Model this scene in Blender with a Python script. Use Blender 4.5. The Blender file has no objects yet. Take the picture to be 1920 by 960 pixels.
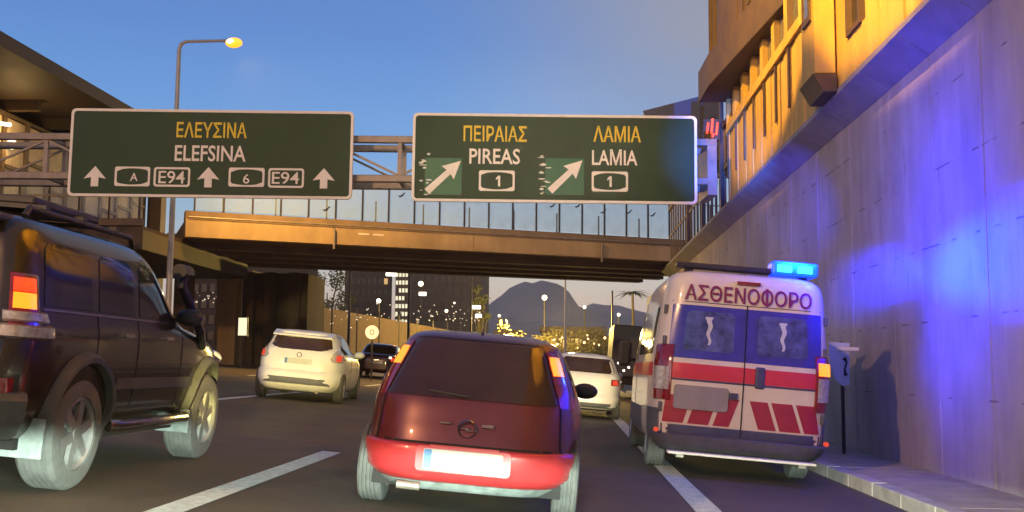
import bpy, bmesh, math, random
import numpy as np
from mathutils import Vector, Matrix
random.seed(7)
SC = bpy.context.scene
COL = SC.collection
R = math.radians
TILT = R(4.5)                       # cross slope of the carriageway
TT = math.tan(TILT)

# ------------------------------------------------------------------ camera
F = 2000.0                          # focal length in photo pixels (1920 wide)
CAM = Vector((0, 0, 1.1))
def cam_basis():
    d = Vector((102, -210, F)).normalized()          # world +Y seen in (right, up, forward)
    s, c = math.sin(R(0.5)), math.cos(R(0.5))
    zc = -(d.x*s + d.y*c)/d.z
    z = Vector((s, c, zc)).normalized()
    x = d.cross(z)
    x = Vector((d.y*z.z-d.z*z.y, d.z*z.x-d.x*z.z, d.x*z.y-d.y*z.x))
    if x.x < 0: x = -x
    return x.normalized(), d, z
_x, _d, _z = cam_basis()
RIGHT = Vector((_x.x, _d.x, _z.x)); UP = Vector((_x.y, _d.y, _z.y)); FWD = Vector((_x.z, _d.z, _z.z))
camd = bpy.data.cameras.new('camera'); cam = bpy.data.objects.new('camera', camd); COL.objects.link(cam)
camd.sensor_width = 36; camd.lens = 36*F/1920; camd.clip_end = 6000; camd.clip_start = .05
cam.matrix_world = Matrix(((RIGHT.x, UP.x, -FWD.x, CAM.x), (RIGHT.y, UP.y, -FWD.y, CAM.y), (RIGHT.z, UP.z, -FWD.z, CAM.z), (0, 0, 0, 1)))
SC.camera = cam
def ray(px, py):
    return (FWD*F + RIGHT*(px-960) - UP*(py-480))
def at(px, py, Y):
    r = ray(px, py); return CAM + r*(Y/r.y)

# ------------------------------------------------------------------ world, sun, exposure
W = bpy.data.worlds.new('World'); SC.world = W; W.use_nodes = True
nt = W.node_tree; nt.nodes.clear()
N = nt.nodes.new; L = nt.links.new
out = N('ShaderNodeOutputWorld'); bg = N('ShaderNodeBackground')
sky = N('ShaderNodeTexSky'); sky.sky_type = 'NISHITA'; sky.sun_disc = False
SUN_EL, SUN_ROT = R(2.0), R(-150)
sky.sun_elevation = SUN_EL; sky.sun_rotation = SUN_ROT; sky.dust_density = 1.2
tc = N('ShaderNodeTexCoord'); sep = N('ShaderNodeSeparateXYZ'); L(tc.outputs['Generated'], sep.inputs[0])
ramp = N('ShaderNodeValToRGB'); L(sep.outputs['Z'], ramp.inputs[0])
els = ramp.color_ramp.elements
els[0].position = 0.0; els[0].color = (.44, .27, .27, 1)
els[1].position = .5; els[1].color = (.060, .125, .36, 1)
for p, c in ((.035, (.50, .35, .34)), (.08, (.50, .47, .47)), (.14, (.27, .42, .60)), (.20, (.115, .32, .72)), (.30, (.075, .215, .60))):
    e = els.new(p); e.color = (*c, 1)
# dusk cloud veil towards the right: soft noise and azimuth
az = N('ShaderNodeMapRange'); az.inputs[1].default_value = -.16; az.inputs[2].default_value = .22; L(sep.outputs['X'], az.inputs[0]); az.interpolation_type = 'SMOOTHSTEP'
mp = N('ShaderNodeMapping'); mp.inputs['Scale'].default_value = (2.2, 2.2, 7); L(tc.outputs['Generated'], mp.inputs[0])
nz = N('ShaderNodeTexNoise'); nz.inputs['Scale'].default_value = 1.6; nz.inputs['Detail'].default_value = 5; nz.inputs['Roughness'].default_value = .5; L(mp.outputs[0], nz.inputs['Vector'])
nr = N('ShaderNodeMapRange'); nr.inputs[1].default_value = .3; nr.inputs[2].default_value = .62; L(nz.outputs[0], nr.inputs[0])
el = N('ShaderNodeMapRange'); el.inputs[1].default_value = .10; el.inputs[2].default_value = .30; L(sep.outputs['Z'], el.inputs[0])
m1 = N('ShaderNodeMath'); m1.operation = 'MULTIPLY'; L(az.outputs[0], m1.inputs[0]); L(el.outputs[0], m1.inputs[1])
m2 = N('ShaderNodeMath'); m2.operation = 'MULTIPLY_ADD'; m2.inputs[1].default_value = .3; m2.inputs[2].default_value = .65; L(nr.outputs[0], m2.inputs[0])
m3 = N('ShaderNodeMath'); m3.operation = 'MULTIPLY'; L(m1.outputs[0], m3.inputs[0]); L(m2.outputs[0], m3.inputs[1])
mixc = N('ShaderNodeMix'); mixc.data_type = 'RGBA'; L(m3.outputs[0], mixc.inputs['Factor']); L(ramp.outputs[0], mixc.inputs['A']); mixc.inputs['B'].default_value = (.33, .29, .29, 1)
skm = N('ShaderNodeVectorMath'); skm.operation = 'SCALE'; skm.inputs['Scale'].default_value = .05; L(sky.outputs[0], skm.inputs[0])
add = N('ShaderNodeVectorMath'); add.operation = 'MULTIPLY_ADD'; add.inputs[1].default_value = (.92, .92, .92); L(mixc.outputs['Result'], add.inputs[0]); L(skm.outputs[0], add.inputs[2])
L(add.outputs[0], bg.inputs[0]); bg.inputs[1].default_value = 1.1; L(bg.outputs[0], out.inputs[0])
sund = bpy.data.lights.new('sun', 'SUN'); sund.energy = .08; sund.angle = R(12); sund.color = (1, .72, .6)
sun = bpy.data.objects.new('sun', sund); COL.objects.link(sun)
sd = Vector((math.sin(SUN_ROT)*math.cos(SUN_EL), math.cos(SUN_ROT)*math.cos(SUN_EL), math.sin(R(6))))
sun.rotation_euler = (-sd).to_track_quat('-Z', 'Y').to_euler()
SC.view_settings.view_transform = 'Standard'; SC.view_settings.look = 'None'; SC.view_settings.exposure = 0; SC.view_settings.gamma = 1
SC.view_settings.use_curve_mapping = False
SC.cycles.max_bounces = 6; SC.cycles.transparent_max_bounces = 12; SC.cycles.sample_clamp_indirect = 4; SC.cycles.use_denoising = True
SODIUM = (1.0, .52, .13)
def lamp(name, loc, power, color, radius=.1, kind='POINT', aim=None, size=60, blend=.4, scale=None):
    d = bpy.data.lights.new(name, kind); d.energy = power; d.color = color; d.shadow_soft_size = radius
    o = bpy.data.objects.new(name, d); COL.objects.link(o); o.location = loc
    if kind == 'SPOT':
        d.spot_size = R(size); d.spot_blend = blend
        o.rotation_euler = (Vector(aim)-Vector(loc)).to_track_quat('-Z', 'Y').to_euler()
        if scale: o.scale = scale
    return o
# street lamps along the left verge (only one of the row is inside the frame) and added spots over the road that yellow the terrace facade
lamp('sodium_near', (-11.0, -9, 11.0), 14000, (1, .56, .24), .25)
lamp('sodium_far', (-8, 70, 11.0), 6000, SODIUM, .25)
for yy, pw in ((10.0, 13500), (20.0, 4600)): lamp('facade_fill_spot', (-1.0, yy, 10.8), pw, (1, .50, .02), .15, 'SPOT', (4.1, yy+1.0, 10.8-5.1*math.tan(R(15.3))), 62, .10, (1.9, 1, 1))
# dipped headlights of the car the photograph is taken from
for sx in (-.62, .62):
    hl_ = lamp('own_headlight', (sx, 1.0, .62), 4700, (.80, 1.0, .84), .07, 'SPOT', (sx, 1.0+6, .62-6*math.tan(R(15.8))), 29, .12, (7, 1, 1))
    hl_.matrix_world = Matrix.Rotation(TILT, 4, 'Y') @ Matrix.Translation(hl_.location) @ hl_.rotation_euler.to_matrix().to_4x4() @ Matrix.Diagonal((*hl_.scale, 1))   # the car leans with the road
lamp('hatchback_fill_spot', (-1.1, 1.2, .74), 16000, (1, .85, .30), .08, 'SPOT', (-5.2, 20.6, 1.15), 7.5, .4)  # added spot, no car behind it: brightens the white hatchback's tail
# added spot standing in for the light the retroreflective signs send back
lamp('sign_fill_spot', (0, .9, 1.3), 8000, (1, .84, .58), .1, 'SPOT', (-1.0, 26, 6.3), 26, 1, (1, .5, 1))

# ------------------------------------------------------------------ materials
MATS = {}
def mat(name, col, rough=.6, metal=0, var=.12, scale=6, bump=0, bscale=40, emit=None, estr=0, coat=0, rvar=.1, spec=.5, stretch=(1, 1, 1), col2=None, gen=False):
    if name in MATS: return MATS[name]
    m = bpy.data.materials.new(name); m.use_nodes = True; t = m.node_tree; b = t.nodes['Principled BSDF']
    n = t.nodes.new; l = t.links.new
    g = n('ShaderNodeTexCoord'); mp = n('ShaderNodeMapping'); mp.inputs['Scale'].default_value = stretch; l(g.outputs['Generated' if gen else 'Object'], mp.inputs[0])
    nz = n('ShaderNodeTexNoise'); nz.inputs['Scale'].default_value = scale; nz.inputs['Detail'].default_value = 6; nz.inputs['Roughness'].default_value = .6; l(mp.outputs[0], nz.inputs['Vector'])
    rp = n('ShaderNodeValToRGB'); l(nz.outputs[0], rp.inputs[0])
    c2 = col2 or tuple(c*(1-var) for c in col); c1 = tuple(min(1, c*(1+var)) for c in col) if not col2 else col
    rp.color_ramp.elements[0].position = .3; rp.color_ramp.elements[1].position = .7
    rp.color_ramp.elements[0].color = (*c2, 1); rp.color_ramp.elements[1].color = (*c1, 1)
    l(rp.outputs[0], b.inputs['Base Color'])
    mr = n('ShaderNodeMapRange'); mr.inputs[3].default_value = max(.02, rough-rvar); mr.inputs[4].default_value = min(1, rough+rvar); l(nz.outputs[0], mr.inputs[0]); l(mr.outputs[0], b.inputs['Roughness'])
    b.inputs['Metallic'].default_value = metal; b.inputs['Coat Weight'].default_value = coat; b.inputs['Coat Roughness'].default_value = .06
    b.inputs['Specular IOR Level'].default_value = spec
    if bump:
        n2 = n('ShaderNodeTexNoise'); n2.inputs['Scale'].default_value = bscale; n2.inputs['Detail'].default_value = 4; l(mp.outputs[0], n2.inputs['Vector'])
        bp = n('ShaderNodeBump'); bp.inputs['Strength'].default_value = bump; bp.inputs['Distance'].default_value = .02; l(n2.outputs[0], bp.inputs['Height']); l(bp.outputs[0], b.inputs['Normal'])
    if emit:
        b.inputs['Emission Color'].default_value = (*emit, 1); b.inputs['Emission Strength'].default_value = estr
    MATS[name] = m; return m
def glassmat(name, col=(.8, .9, .95), tr=.75, rough=.05):
    m = bpy.data.materials.new(name); m.use_nodes = True; t = m.node_tree; b = t.nodes['Principled BSDF']
    b.inputs['Base Color'].default_value = (*col, 1); b.inputs['Roughness'].default_value = rough
    tn = t.nodes.new('ShaderNodeBsdfTransparent'); mx = t.nodes.new('ShaderNodeMixShader'); nz = t.nodes.new('ShaderNodeTexNoise'); nz.inputs['Scale'].default_value = 3
    mr = t.nodes.new('ShaderNodeMapRange'); mr.inputs[3].default_value = 1-tr-.1; mr.inputs[4].default_value = 1-tr+.1; t.links.new(nz.outputs[0], mr.inputs[0])
    t.links.new(mr.outputs[0], mx.inputs[0]); t.links.new(tn.outputs[0], mx.inputs[1]); t.links.new(b.outputs[0], mx.inputs[2]); t.links.new(mx.outputs[0], t.nodes['Material Output'].inputs[0])
    MATS[name] = m; return m
def asphalt():
    m = mat('asphalt', (.082, .062, .040), .72, 0, .32, .9, .8, 160, rvar=.16, stretch=(1.3, .07, 1)); t = m.node_tree; b = t.nodes['Principled BSDF']; n = t.nodes.new; l = t.links.new
    base = b.inputs['Base Color'].links[0].from_socket; g = n('ShaderNodeTexCoord')
    sp = n('ShaderNodeTexNoise'); sp.inputs['Scale'].default_value = 55; sp.inputs['Detail'].default_value = 5; sp.inputs['Roughness'].default_value = .8; l(g.outputs['Object'], sp.inputs['Vector'])
    a1 = n('ShaderNodeMapRange'); a1.inputs[1].default_value = .3; a1.inputs[2].default_value = .7; a1.inputs[3].default_value = .55; a1.inputs[4].default_value = 1.4; l(sp.outputs[0], a1.inputs[0])
    pt_ = n('ShaderNodeTexNoise'); pt_.inputs['Scale'].default_value = .55; pt_.inputs['Detail'].default_value = 8; pt_.inputs['Roughness'].default_value = .7; l(g.outputs['Object'], pt_.inputs['Vector'])
    a2 = n('ShaderNodeMapRange'); a2.inputs[1].default_value = .40; a2.inputs[2].default_value = .62; a2.inputs[3].default_value = .66; a2.inputs[4].default_value = 1.12; l(pt_.outputs[0], a2.inputs[0])
    mm = n('ShaderNodeMath'); mm.operation = 'MULTIPLY'; l(a1.outputs[0], mm.inputs[0]); l(a2.outputs[0], mm.inputs[1])
    mu = n('ShaderNodeMix'); mu.data_type = 'RGBA'; mu.blend_type = 'MULTIPLY'; mu.inputs['Factor'].default_value = 1; l(base, mu.inputs['A']); l(mm.outputs[0], mu.inputs['B']); l(mu.outputs['Result'], b.inputs['Base Color']); return m
def concrete_wall():
    """board-marked concrete: stains, form joints as thin broken lines, pits"""
    m = mat('wall_concrete', (.38, .34, .34), .85, 0, .28, .9, .25, 26, rvar=.05, stretch=(1, 1, .5)); t = m.node_tree; b = t.nodes['Principled BSDF']; n = t.nodes.new; l = t.links.new
    base = b.inputs['Base Color'].links[0].from_socket
    g = n('ShaderNodeTexCoord'); sp = n('ShaderNodeSeparateXYZ'); l(g.outputs['Object'], sp.inputs[0])
    cb = n('ShaderNodeCombineXYZ'); l(sp.outputs['Y'], cb.inputs[0]); l(sp.outputs['Z'], cb.inputs[1])
    br = n('ShaderNodeTexBrick'); br.inputs['Scale'].default_value = 1; br.inputs['Mortar Size'].default_value = .014; br.inputs['Mortar Smooth'].default_value = .6
    br.inputs['Brick Width'].default_value = 2.6; br.inputs['Row Height'].default_value = .92; br.offset = .5
    br.inputs['Color1'].default_value = (1, 1, 1, 1); br.inputs['Color2'].default_value = (.9, .9, .9, 1); br.inputs['Mortar'].default_value = (.36, .34, .34, 1); l(cb.outputs[0], br.inputs['Vector'])
    nz = n('ShaderNodeTexNoise'); nz.inputs['Scale'].default_value = 2.3; nz.inputs['Detail'].default_value = 3; l(g.outputs['Object'], nz.inputs['Vector'])
    rp = n('ShaderNodeMapRange'); rp.inputs[1].default_value = .51; rp.inputs[2].default_value = .60; l(nz.outputs[0], rp.inputs[0])
    mm = n('ShaderNodeMix'); mm.data_type = 'RGBA'; l(rp.outputs[0], mm.inputs['Factor']); mm.inputs['A'].default_value = (.97, .97, .97, 1); l(br.outputs['Color'], mm.inputs['B'])
    # vertical water streaks
    mp = n('ShaderNodeMapping'); mp.inputs['Scale'].default_value = (1, 2.2, .12); l(g.outputs['Object'], mp.inputs[0])
    n3 = n('ShaderNodeTexNoise'); n3.inputs['Scale'].default_value = 1.8; n3.inputs['Detail'].default_value = 7; l(mp.outputs[0], n3.inputs['Vector'])
    r3 = n('ShaderNodeMapRange'); r3.inputs[1].default_value = .35; r3.inputs[2].default_value = .65; r3.inputs[3].default_value = .82; r3.inputs[4].default_value = 1.05; l(n3.outputs[0], r3.inputs[0])
    mu = n('ShaderNodeMix'); mu.data_type = 'RGBA'; mu.blend_type = 'MULTIPLY'; mu.inputs['Factor'].default_value = 1; l(base, mu.inputs['A']); l(mm.outputs['Result'], mu.inputs['B'])
    m4 = n('ShaderNodeMix'); m4.data_type = 'RGBA'; m4.blend_type = 'MULTIPLY'; m4.inputs['Factor'].default_value = .5; l(mu.outputs['Result'], m4.inputs['A']); l(r3.outputs[0], m4.inputs['B'])
    l(m4.outputs['Result'], b.inputs['Base Color']); return m
M = dict(
 asphalt=asphalt(), wall=concrete_wall(),
 dirt=mat('dry_ground', (.07, .055, .04), .95, 0, .3, .2, .4, 8),
 line=mat('road_paint', (.68, .72, .68), .6, 0, .22, 16, .3, 120, col2=(.40, .41, .37)),
 kerb=mat('kerb_concrete', (.40, .36, .31), .85, 0, .25, 4, .4, 60),
 pave=mat('pavement_concrete', (.34, .28, .22), .9, 0, .25, 3, .4, 60),
 facade=mat('ochre_panel', (.56, .37, .085), .8, 0, .2, 2, .3, 30, stretch=(1, 1, .3)),
 coping=mat('coping_concrete', (.30, .28, .29), .85, 0, .2, 2, .3, 30),
 brown=mat('brown_cladding', (.085, .055, .03), .6, 0, .25, 2, .2, 30),
 brown2=mat('brown_roof', (.036, .020, .009), .65, 0, .25, 1, .2, 10),
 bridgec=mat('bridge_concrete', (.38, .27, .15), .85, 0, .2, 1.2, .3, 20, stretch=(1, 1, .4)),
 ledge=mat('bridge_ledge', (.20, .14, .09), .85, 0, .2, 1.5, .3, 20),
 soffit=mat('soffit_concrete', (.14, .10, .075), .9, 0, .25, .8, .3, 12),  # bridge concrete darkened, shade of the underside put into the colour
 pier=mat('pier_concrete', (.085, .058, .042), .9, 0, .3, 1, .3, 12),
 steel=mat('galvanised_steel', (.26, .22, .18), .5, .4, .25, 3),
 pole=mat('lamp_pole_steel', (.42, .41, .38), .5, .3, .15, 3),
 rail=mat('dark_railing', (.045, .04, .04), .5, .4, .2, 3),
 greensign=mat('sign_green', (.020, .054, .022), .5, 0, .15, 1.3, rvar=.08, spec=.25),
 green2=mat('sign_patch_green', (.010, .125, .052), .4, 0, .10, 2.5, rvar=.08),
 signwhite=mat('sign_white', (.86, .82, .70), .5, 0, .08, 4),
 signyellow=mat('sign_yellow', (.80, .60, .015), .5, 0, .1, 4),
 signback=mat('sign_rim', (.62, .57, .50), .5, .1, .1, 4),
 peel=mat('peeled_film', (.70, .74, .64), .6, 0, .3, 14),
 rubber=mat('tyre_rubber', (.055, .055, .052), .85, 0, .25, 8, .3, 60),
 rubberlit=mat('headlit_tyre', (.095, .095, .09), .9, 0, .28, 7, .4, 50),  # rubber made paler to carry the headlight on the tyres
 rim=mat('alloy_rim', (.34, .33, .32), .38, .6, .2, 7),
 darkplastic=mat('black_plastic', (.016, .015, .015), .5, 0, .25, 9),
 greyplastic=mat('grey_plastic', (.10, .105, .12), .6, 0, .2, 7),
 seam=mat('panel_gap', (.006, .005, .005), .8),
 carglass=mat('warm_glass', (.045, .024, .017), .10, 0, .2, 3, rvar=.03, spec=.5),  # brown base stands in for warm reflections on the dark glass
 carglass2=mat('side_glass', (.02, .018, .017), .05, 0, .2, 3, rvar=.03, spec=.8),
 red=mat('dark_red_paint', (.13, .025, .027), .36, .25, .12, 3, coat=.6, rvar=.06),
 redlit=mat('headlit_red_paint', (.48, .035, .038), .36, .1, .15, 3, coat=.5, rvar=.06),  # body red brightened: headlight on the bumper put into its colour
 black=mat('black_car_paint', (.036, .022, .009), .24, .35, .35, 2, coat=.6, rvar=.08),  # brown cast stands for sodium lamps mirrored in the black paint
 blackbump=mat('dusty_black_trim', (.055, .056, .05), .6, 0, .5, 5),
 mudflap=mat('headlit_mudflap', (.22, .25, .24), .75, 0, .35, 9),  # pale green-grey stands for headlight on flaps and bumper lip
 white=mat('white_car_paint', (.78, .76, .70), .3, 0, .06, 3, coat=.6, rvar=.05),
 cream=mat('ambulance_white_paint', (.76, .68, .58), .35, 0, .07, 3, coat=.5, rvar=.05),
 darkred=mat('maroon_paint', (.045, .012, .012), .3, .2, .2, 3, coat=.6),
 vinylblue=mat('blue_window_film', (.05, .045, .36), .16, 0, .25, 3, rvar=.04),
 clearpane=mat('cleared_pane', (.07, .085, .26), .12, 0, .6, 7, rvar=.04),
 staff=mat('staff_white', (.55, .60, .68), .5, 0, .1, 5),
 redstripe=mat('red_stripe', (.62, .035, .055), .4, 0, .1, 5),
 chev=mat('crimson_reflective', (.36, .018, .045), .45, 0, .15, 6),
 chevwhite=mat('white_reflective', (.74, .66, .58), .5, 0, .08, 6),
 lowblue=mat('dark_blue_panel', (.055, .056, .11), .45, 0, .2, 5),
 lettering=mat('maroon_lettering', (.20, .010, .065), .5, 0, .08, 5),
 lenswhite=mat('clear_lens', (.52, .48, .45), .15, .2, .35, 26, coat=1),
 lensred=mat('red_lens', (.22, .010, .014), .15, 0, .3, 22, coat=1),
 brake=mat('lit_brake_lens', (.6, .05, .01), .3, 0, .1, 8, emit=(1, .25, .012), estr=2.2),
 brakered=mat('lit_red_lens', (.6, .02, .01), .3, 0, .1, 8, emit=(1, .05, .01), estr=1.6),
 brakedim=mat('glowing_red_lens', (.5, .03, .02), .3, 0, .1, 8, emit=(1, .10, .04), estr=.5),
 plate=mat('blank_plate', (.50, .52, .46), .5, 0, .10, 3),
 plateblue=mat('plate_blue_band', (.08, .19, .42), .5, 0, .1, 3),
 plategrey=mat('grey_plate', (.30, .27, .27), .5, 0, .15, 3),
 chrome=mat('chrome', (.45, .40, .38), .18, 1, .15, 9),
 beacon=mat('blue_beacon', (.02, .2, .9), .2, 0, .05, 8, emit=(.0, .035, 1.0), estr=1.6),
 beaconcore=mat('cyan_led', (.1, .8, .9), .2, 0, .05, 8, emit=(.03, .70, 1.0), estr=1.6),
 sodium=mat('sodium_bulb', (1, .7, .2), .3, 0, .05, 8, emit=(1, .32, .006), estr=2.0),
 sodiumcore=mat('sodium_core', (1, .9, .5), .3, 0, .05, 8, emit=(1, .86, .40), estr=4),
 smallbulb=mat('small_bulb', (1, .95, .8), .3, 0, .05, 8, emit=(1, .85, .62), estr=.75),
 whitelamp=mat('white_lamp', (1, .95, .8), .3, 0, .05, 8, emit=(1, .90, .66), estr=3.2),
 warmlamp=mat('warm_lamp', (1, .7, .4), .3, 0, .05, 8, emit=(1, .62, .28), estr=3.0),
 tube=mat('tube_lamp', (1, .95, .85), .3, 0, .05, 8, emit=(1, .93, .80), estr=3),
 litbox=mat('lit_panel', (.9, .9, .7), .4, 0, .15, 5, emit=(1, .95, .62), estr=1.0),
 litwin=mat('lit_window', (.8, .6, .3), .4, 0, .4, 2, emit=(1, .58, .16), estr=.55),
 littower=mat('lit_tower_glass', (.7, .7, .55), .4, 0, .4, 2, emit=(1, .93, .62), estr=.85),
 hall=mat('lit_hall_panel', (.42, .33, .20), .7, 0, .45, 1.2, emit=(1, .62, .28), estr=.07),
 neon=mat('red_neon', (.9, .1, .05), .4, 0, .05, 5, emit=(1, .12, .04), estr=.9),
 darkbuild=mat('dark_building_wall', (.060, .043, .035), .9, 0, .25, .4),
 darkbuild2=mat('grey_building_wall', (.10, .078, .068), .9, 0, .25, .4),
 darkpane=mat('dark_pane', (.03, .025, .025), .2, 0, .3, 4),
 bluepane=mat('dusk_pane', (.14, .15, .18), .12, 0, .3, 4),
 leaf=mat('leaf_green', (.035, .045, .022), .8, 0, .4, 3),
 leaflit=mat('goldlit_leaf', (.11, .095, .03), .8, 0, .4, 3),  # leaf colour lifted towards gold, lamp light painted in
 bark=mat('bark', (.05, .038, .028), .95, 0, .3, 6, .5, 30),
 hill=mat('hazy_scrub', (.24, .22, .22), 1, 0, .2, .004),  # scrub lightened, distance haze painted into the base colour
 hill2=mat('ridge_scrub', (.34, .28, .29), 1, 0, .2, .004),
 fence=mat('fence_slat', (.15, .105, .06), .8, 0, .2, 3),
 discwhite=mat('disc_white', (.85, .80, .68), .5, 0, .06, 3, emit=(1, .93, .75), estr=.35),  # traffic disc is no lamp; a weak glow is added to its face
 discgrey=mat('disc_grey', (.35, .30, .25), .5),
 van=mat('dark_box_body', (.035, .03, .055), .5, 0, .25, 2),
 metalroof=mat('grey_metal_roof', (.11, .105, .12), .6, .2, .2, 1),
)
M['screen'] = glassmat('parapet_glass', (.40, .52, .62), .80)
M['hedge'] = M['leaf']

# ------------------------------------------------------------------ mesh builder
class MB:
    def __init__(s): s.v = []; s.f = []
    def add(s, vs, fs):
        o = len(s.v); s.v += [tuple(p) for p in vs]; s.f += [tuple(i+o for i in f) for f in fs]; return s
    def box(s, c, d, rot=None):
        x, y, z = (q/2 for q in d); P = [Vector((a*x, b*y, e*z)) for e in (-1, 1) for b in (-1, 1) for a in (-1, 1)]
        if rot is not None: P = [rot @ p for p in P]
        return s.add([p+Vector(c) for p in P], [(0, 2, 3, 1), (4, 5, 7, 6), (0, 1, 5, 4), (2, 6, 7, 3), (0, 4, 6, 2), (1, 3, 7, 5)])
    def span(s, a, b):
        return s.box(tuple((p+q)/2 for p, q in zip(a, b)), tuple(abs(q-p) for p, q in zip(a, b)))
    def bar(s, p, q, w, h):
        p, q = Vector(p), Vector(q); d = (q-p); ln = d.length; d.normalize()
        u = d.cross(Vector((0, 0, 1)));  u = Vector((1, 0, 0)) if u.length < 1e-3 else u.normalized(); t = u.cross(d)
        m = Matrix((u, d, t)).transposed(); return s.box((p+q)/2, (w, ln, h), m)
    def tube(s, pts, r, n=10, cap=True):
        pts = [Vector(p) for p in pts]; rr = r if isinstance(r, (list, tuple)) else [r]*len(pts); vs = []; u = None
        for i, p in enumerate(pts):
            d = (pts[min(i+1, len(pts)-1)]-pts[max(i-1, 0)]).normalized()
            if u is None: u = d.orthogonal().normalized()
            u = (u-d*u.dot(d)).normalized(); w = d.cross(u)
            vs += [p+(u*math.cos(2*math.pi*k/n)+w*math.sin(2*math.pi*k/n))*rr[i] for k in range(n)]
        fs = [(i*n+k, i*n+(k+1) % n, (i+1)*n+(k+1) % n, (i+1)*n+k) for i in range(len(pts)-1) for k in range(n)]
        if cap: fs += [tuple(range(n))[::-1], tuple((len(pts)-1)*n+k for k in range(n))]
        return s.add(vs, fs)
    def prism(s, poly, mat4, depth):
        """polygon in (x,z) of a local frame, extruded along local +y"""
        n = len(poly); vs = [mat4 @ Vector((x, 0, z)) for x, z in poly]+[mat4 @ Vector((x, depth, z)) for x, z in poly]
        return s.add(vs, [tuple(range(n)), tuple(range(n, 2*n))[::-1]]+[(i, n+i, n+(i+1) % n, (i+1) % n) for i in range(n)])
    def lathe(s, prof, c=(0, 0, 0), n=40, axis='X'):
        vs = []
        for a in range(n):
            t = 2*math.pi*a/n
            for (h, r) in prof:
                if axis == 'X': vs.append((c[0]+h, c[1]+r*math.cos(t), c[2]+r*math.sin(t)))
                elif axis == 'Y': vs.append((c[0]+r*math.cos(t), c[1]+h, c[2]+r*math.sin(t)))
                else: vs.append((c[0]+r*math.cos(t), c[1]+r*math.sin(t), c[2]+h))
        k = len(prof); return s.add(vs, [(a*k+i, a*k+i+1, ((a+1) % n)*k+i+1, ((a+1) % n)*k+i) for a in range(n) for i in range(k-1)])
    def ball(s, c, r, n=10, sc=(1, 1, 1)):
        pr = [(-r*math.cos(math.pi*i/n)*sc[2], max(1e-4, r*math.sin(math.pi*i/n))) for i in range(n+1)]
        m2 = MB(); m2.lathe(pr, (0, 0, 0), 2*n, 'Z'); return s.add([(c[0]+x*sc[0], c[1]+y*sc[1], c[2]+z) for x, y, z in m2.v], m2.f)
    def build(s, name, m, parent=None, smooth=False, bevel=0, ang=35):
        me = bpy.data.meshes.new(name); me.from_pydata(s.v, [], s.f); bm = bmesh.new(); bm.from_mesh(me)
        bmesh.ops.remove_doubles(bm, verts=bm.verts, dist=1e-5); bmesh.ops.recalc_face_normals(bm, faces=bm.faces)
        if bevel:
            eg = [e for e in bm.edges if len(e.link_faces) == 2 and e.calc_face_angle(0) > R(30)]
            bmesh.ops.bevel(bm, geom=eg, offset=bevel, segments=2, affect='EDGES', profile=.5, clamp_overlap=True)
        bm.to_mesh(me); bm.free(); me.materials.append(m if not isinstance(m, str) else M[m])
        if smooth:
            me.polygons.foreach_set('use_smooth', [True]*len(me.polygons))
            try: me.set_sharp_from_angle(angle=R(ang))
            except Exception: pass
        o = bpy.data.objects.new(name, me); COL.objects.link(o)
        if parent: o.parent = parent
        return o
def tag(o, label=None, cat=None, group=None, kind=None):
    if label: o['label'] = label
    if cat: o['category'] = cat
    if group: o['group'] = group
    if kind: o['kind'] = kind
    return o
def empty(name, label, cat, mtx=None, group=None):
    o = bpy.data.objects.new(name, None); COL.objects.link(o); o.empty_display_size = .3
    if mtx is not None: o.matrix_world = mtx
    return tag(o, label, cat, group)
def copy_tree(o, parent=None):
    c = o.copy(); COL.objects.link(c)
    if parent: c.parent = parent
    for ch in list(o.children): copy_tree(ch, c)
    return c
def text_mesh(s, bold=.018, depth=.5):
    c = bpy.data.curves.new('lettering', 'FONT'); c.body = s; c.offset = bold; c.extrude = depth; c.resolution_u = 3
    o = bpy.data.objects.new('lettering', c); COL.objects.link(o); dg = bpy.context.evaluated_depsgraph_get(); dg.update()
    me = bpy.data.meshes.new_from_object(o.evaluated_get(dg)); bpy.data.objects.remove(o); bpy.data.curves.remove(c); return me
def text_fit(name, s, x0, x1, z0, z1, y, m, parent, bold=.018, th=.006, fn=None):
    """lettering fitted to a rectangle in the parent's x/z plane, front face at y-th"""
    me = text_mesh(s, bold); co = np.array([v.co[:] for v in me.vertices]); lo, hi = co.min(0), co.max(0)
    for v in me.vertices:
        a = x0+(v.co.x-lo[0])/(hi[0]-lo[0])*(x1-x0); b = z0+(v.co.y-lo[1])/(hi[1]-lo[1])*(z1-z0); d = (v.co.z-lo[2])/(hi[2]-lo[2])
        yy = y if fn is None else fn(a, b)
        v.co = (a, yy-th*d, b)
    me.materials.clear(); me.materials.append(M[m]); o = bpy.data.objects.new(name, me); COL.objects.link(o); o.parent = parent; return o
def road_z(x): return -TT*x
def rrect(w, h, r, n=4, cx=0, cz=0):
    P = []
    for (sx, sz, a0) in ((1, 1, 0), (-1, 1, 90), (-1, -1, 180), (1, -1, 270)):
        for k in range(n+1):
            a = R(a0+90*k/n); P.append((cx+sx*(w/2-r)+r*math.cos(a), cz+sz*(h/2-r)+r*math.sin(a)))
    return P
def ring_frame(mb, outer, inner, mt, depth):
    n = len(outer); vs = [mt @ Vector((x, y, z)) for y in (0, depth) for (x, z) in outer+inner]
    k = 2*n; fs = []
    for i in range(n):
        j = (i+1) % n
        fs += [(i, j, n+j, n+i), (k+i, k+n+i, k+n+j, k+j), (i, k+i, k+j, j), (n+i, n+j, k+n+j, k+n+i)]
    mb.add(vs, fs)

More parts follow.
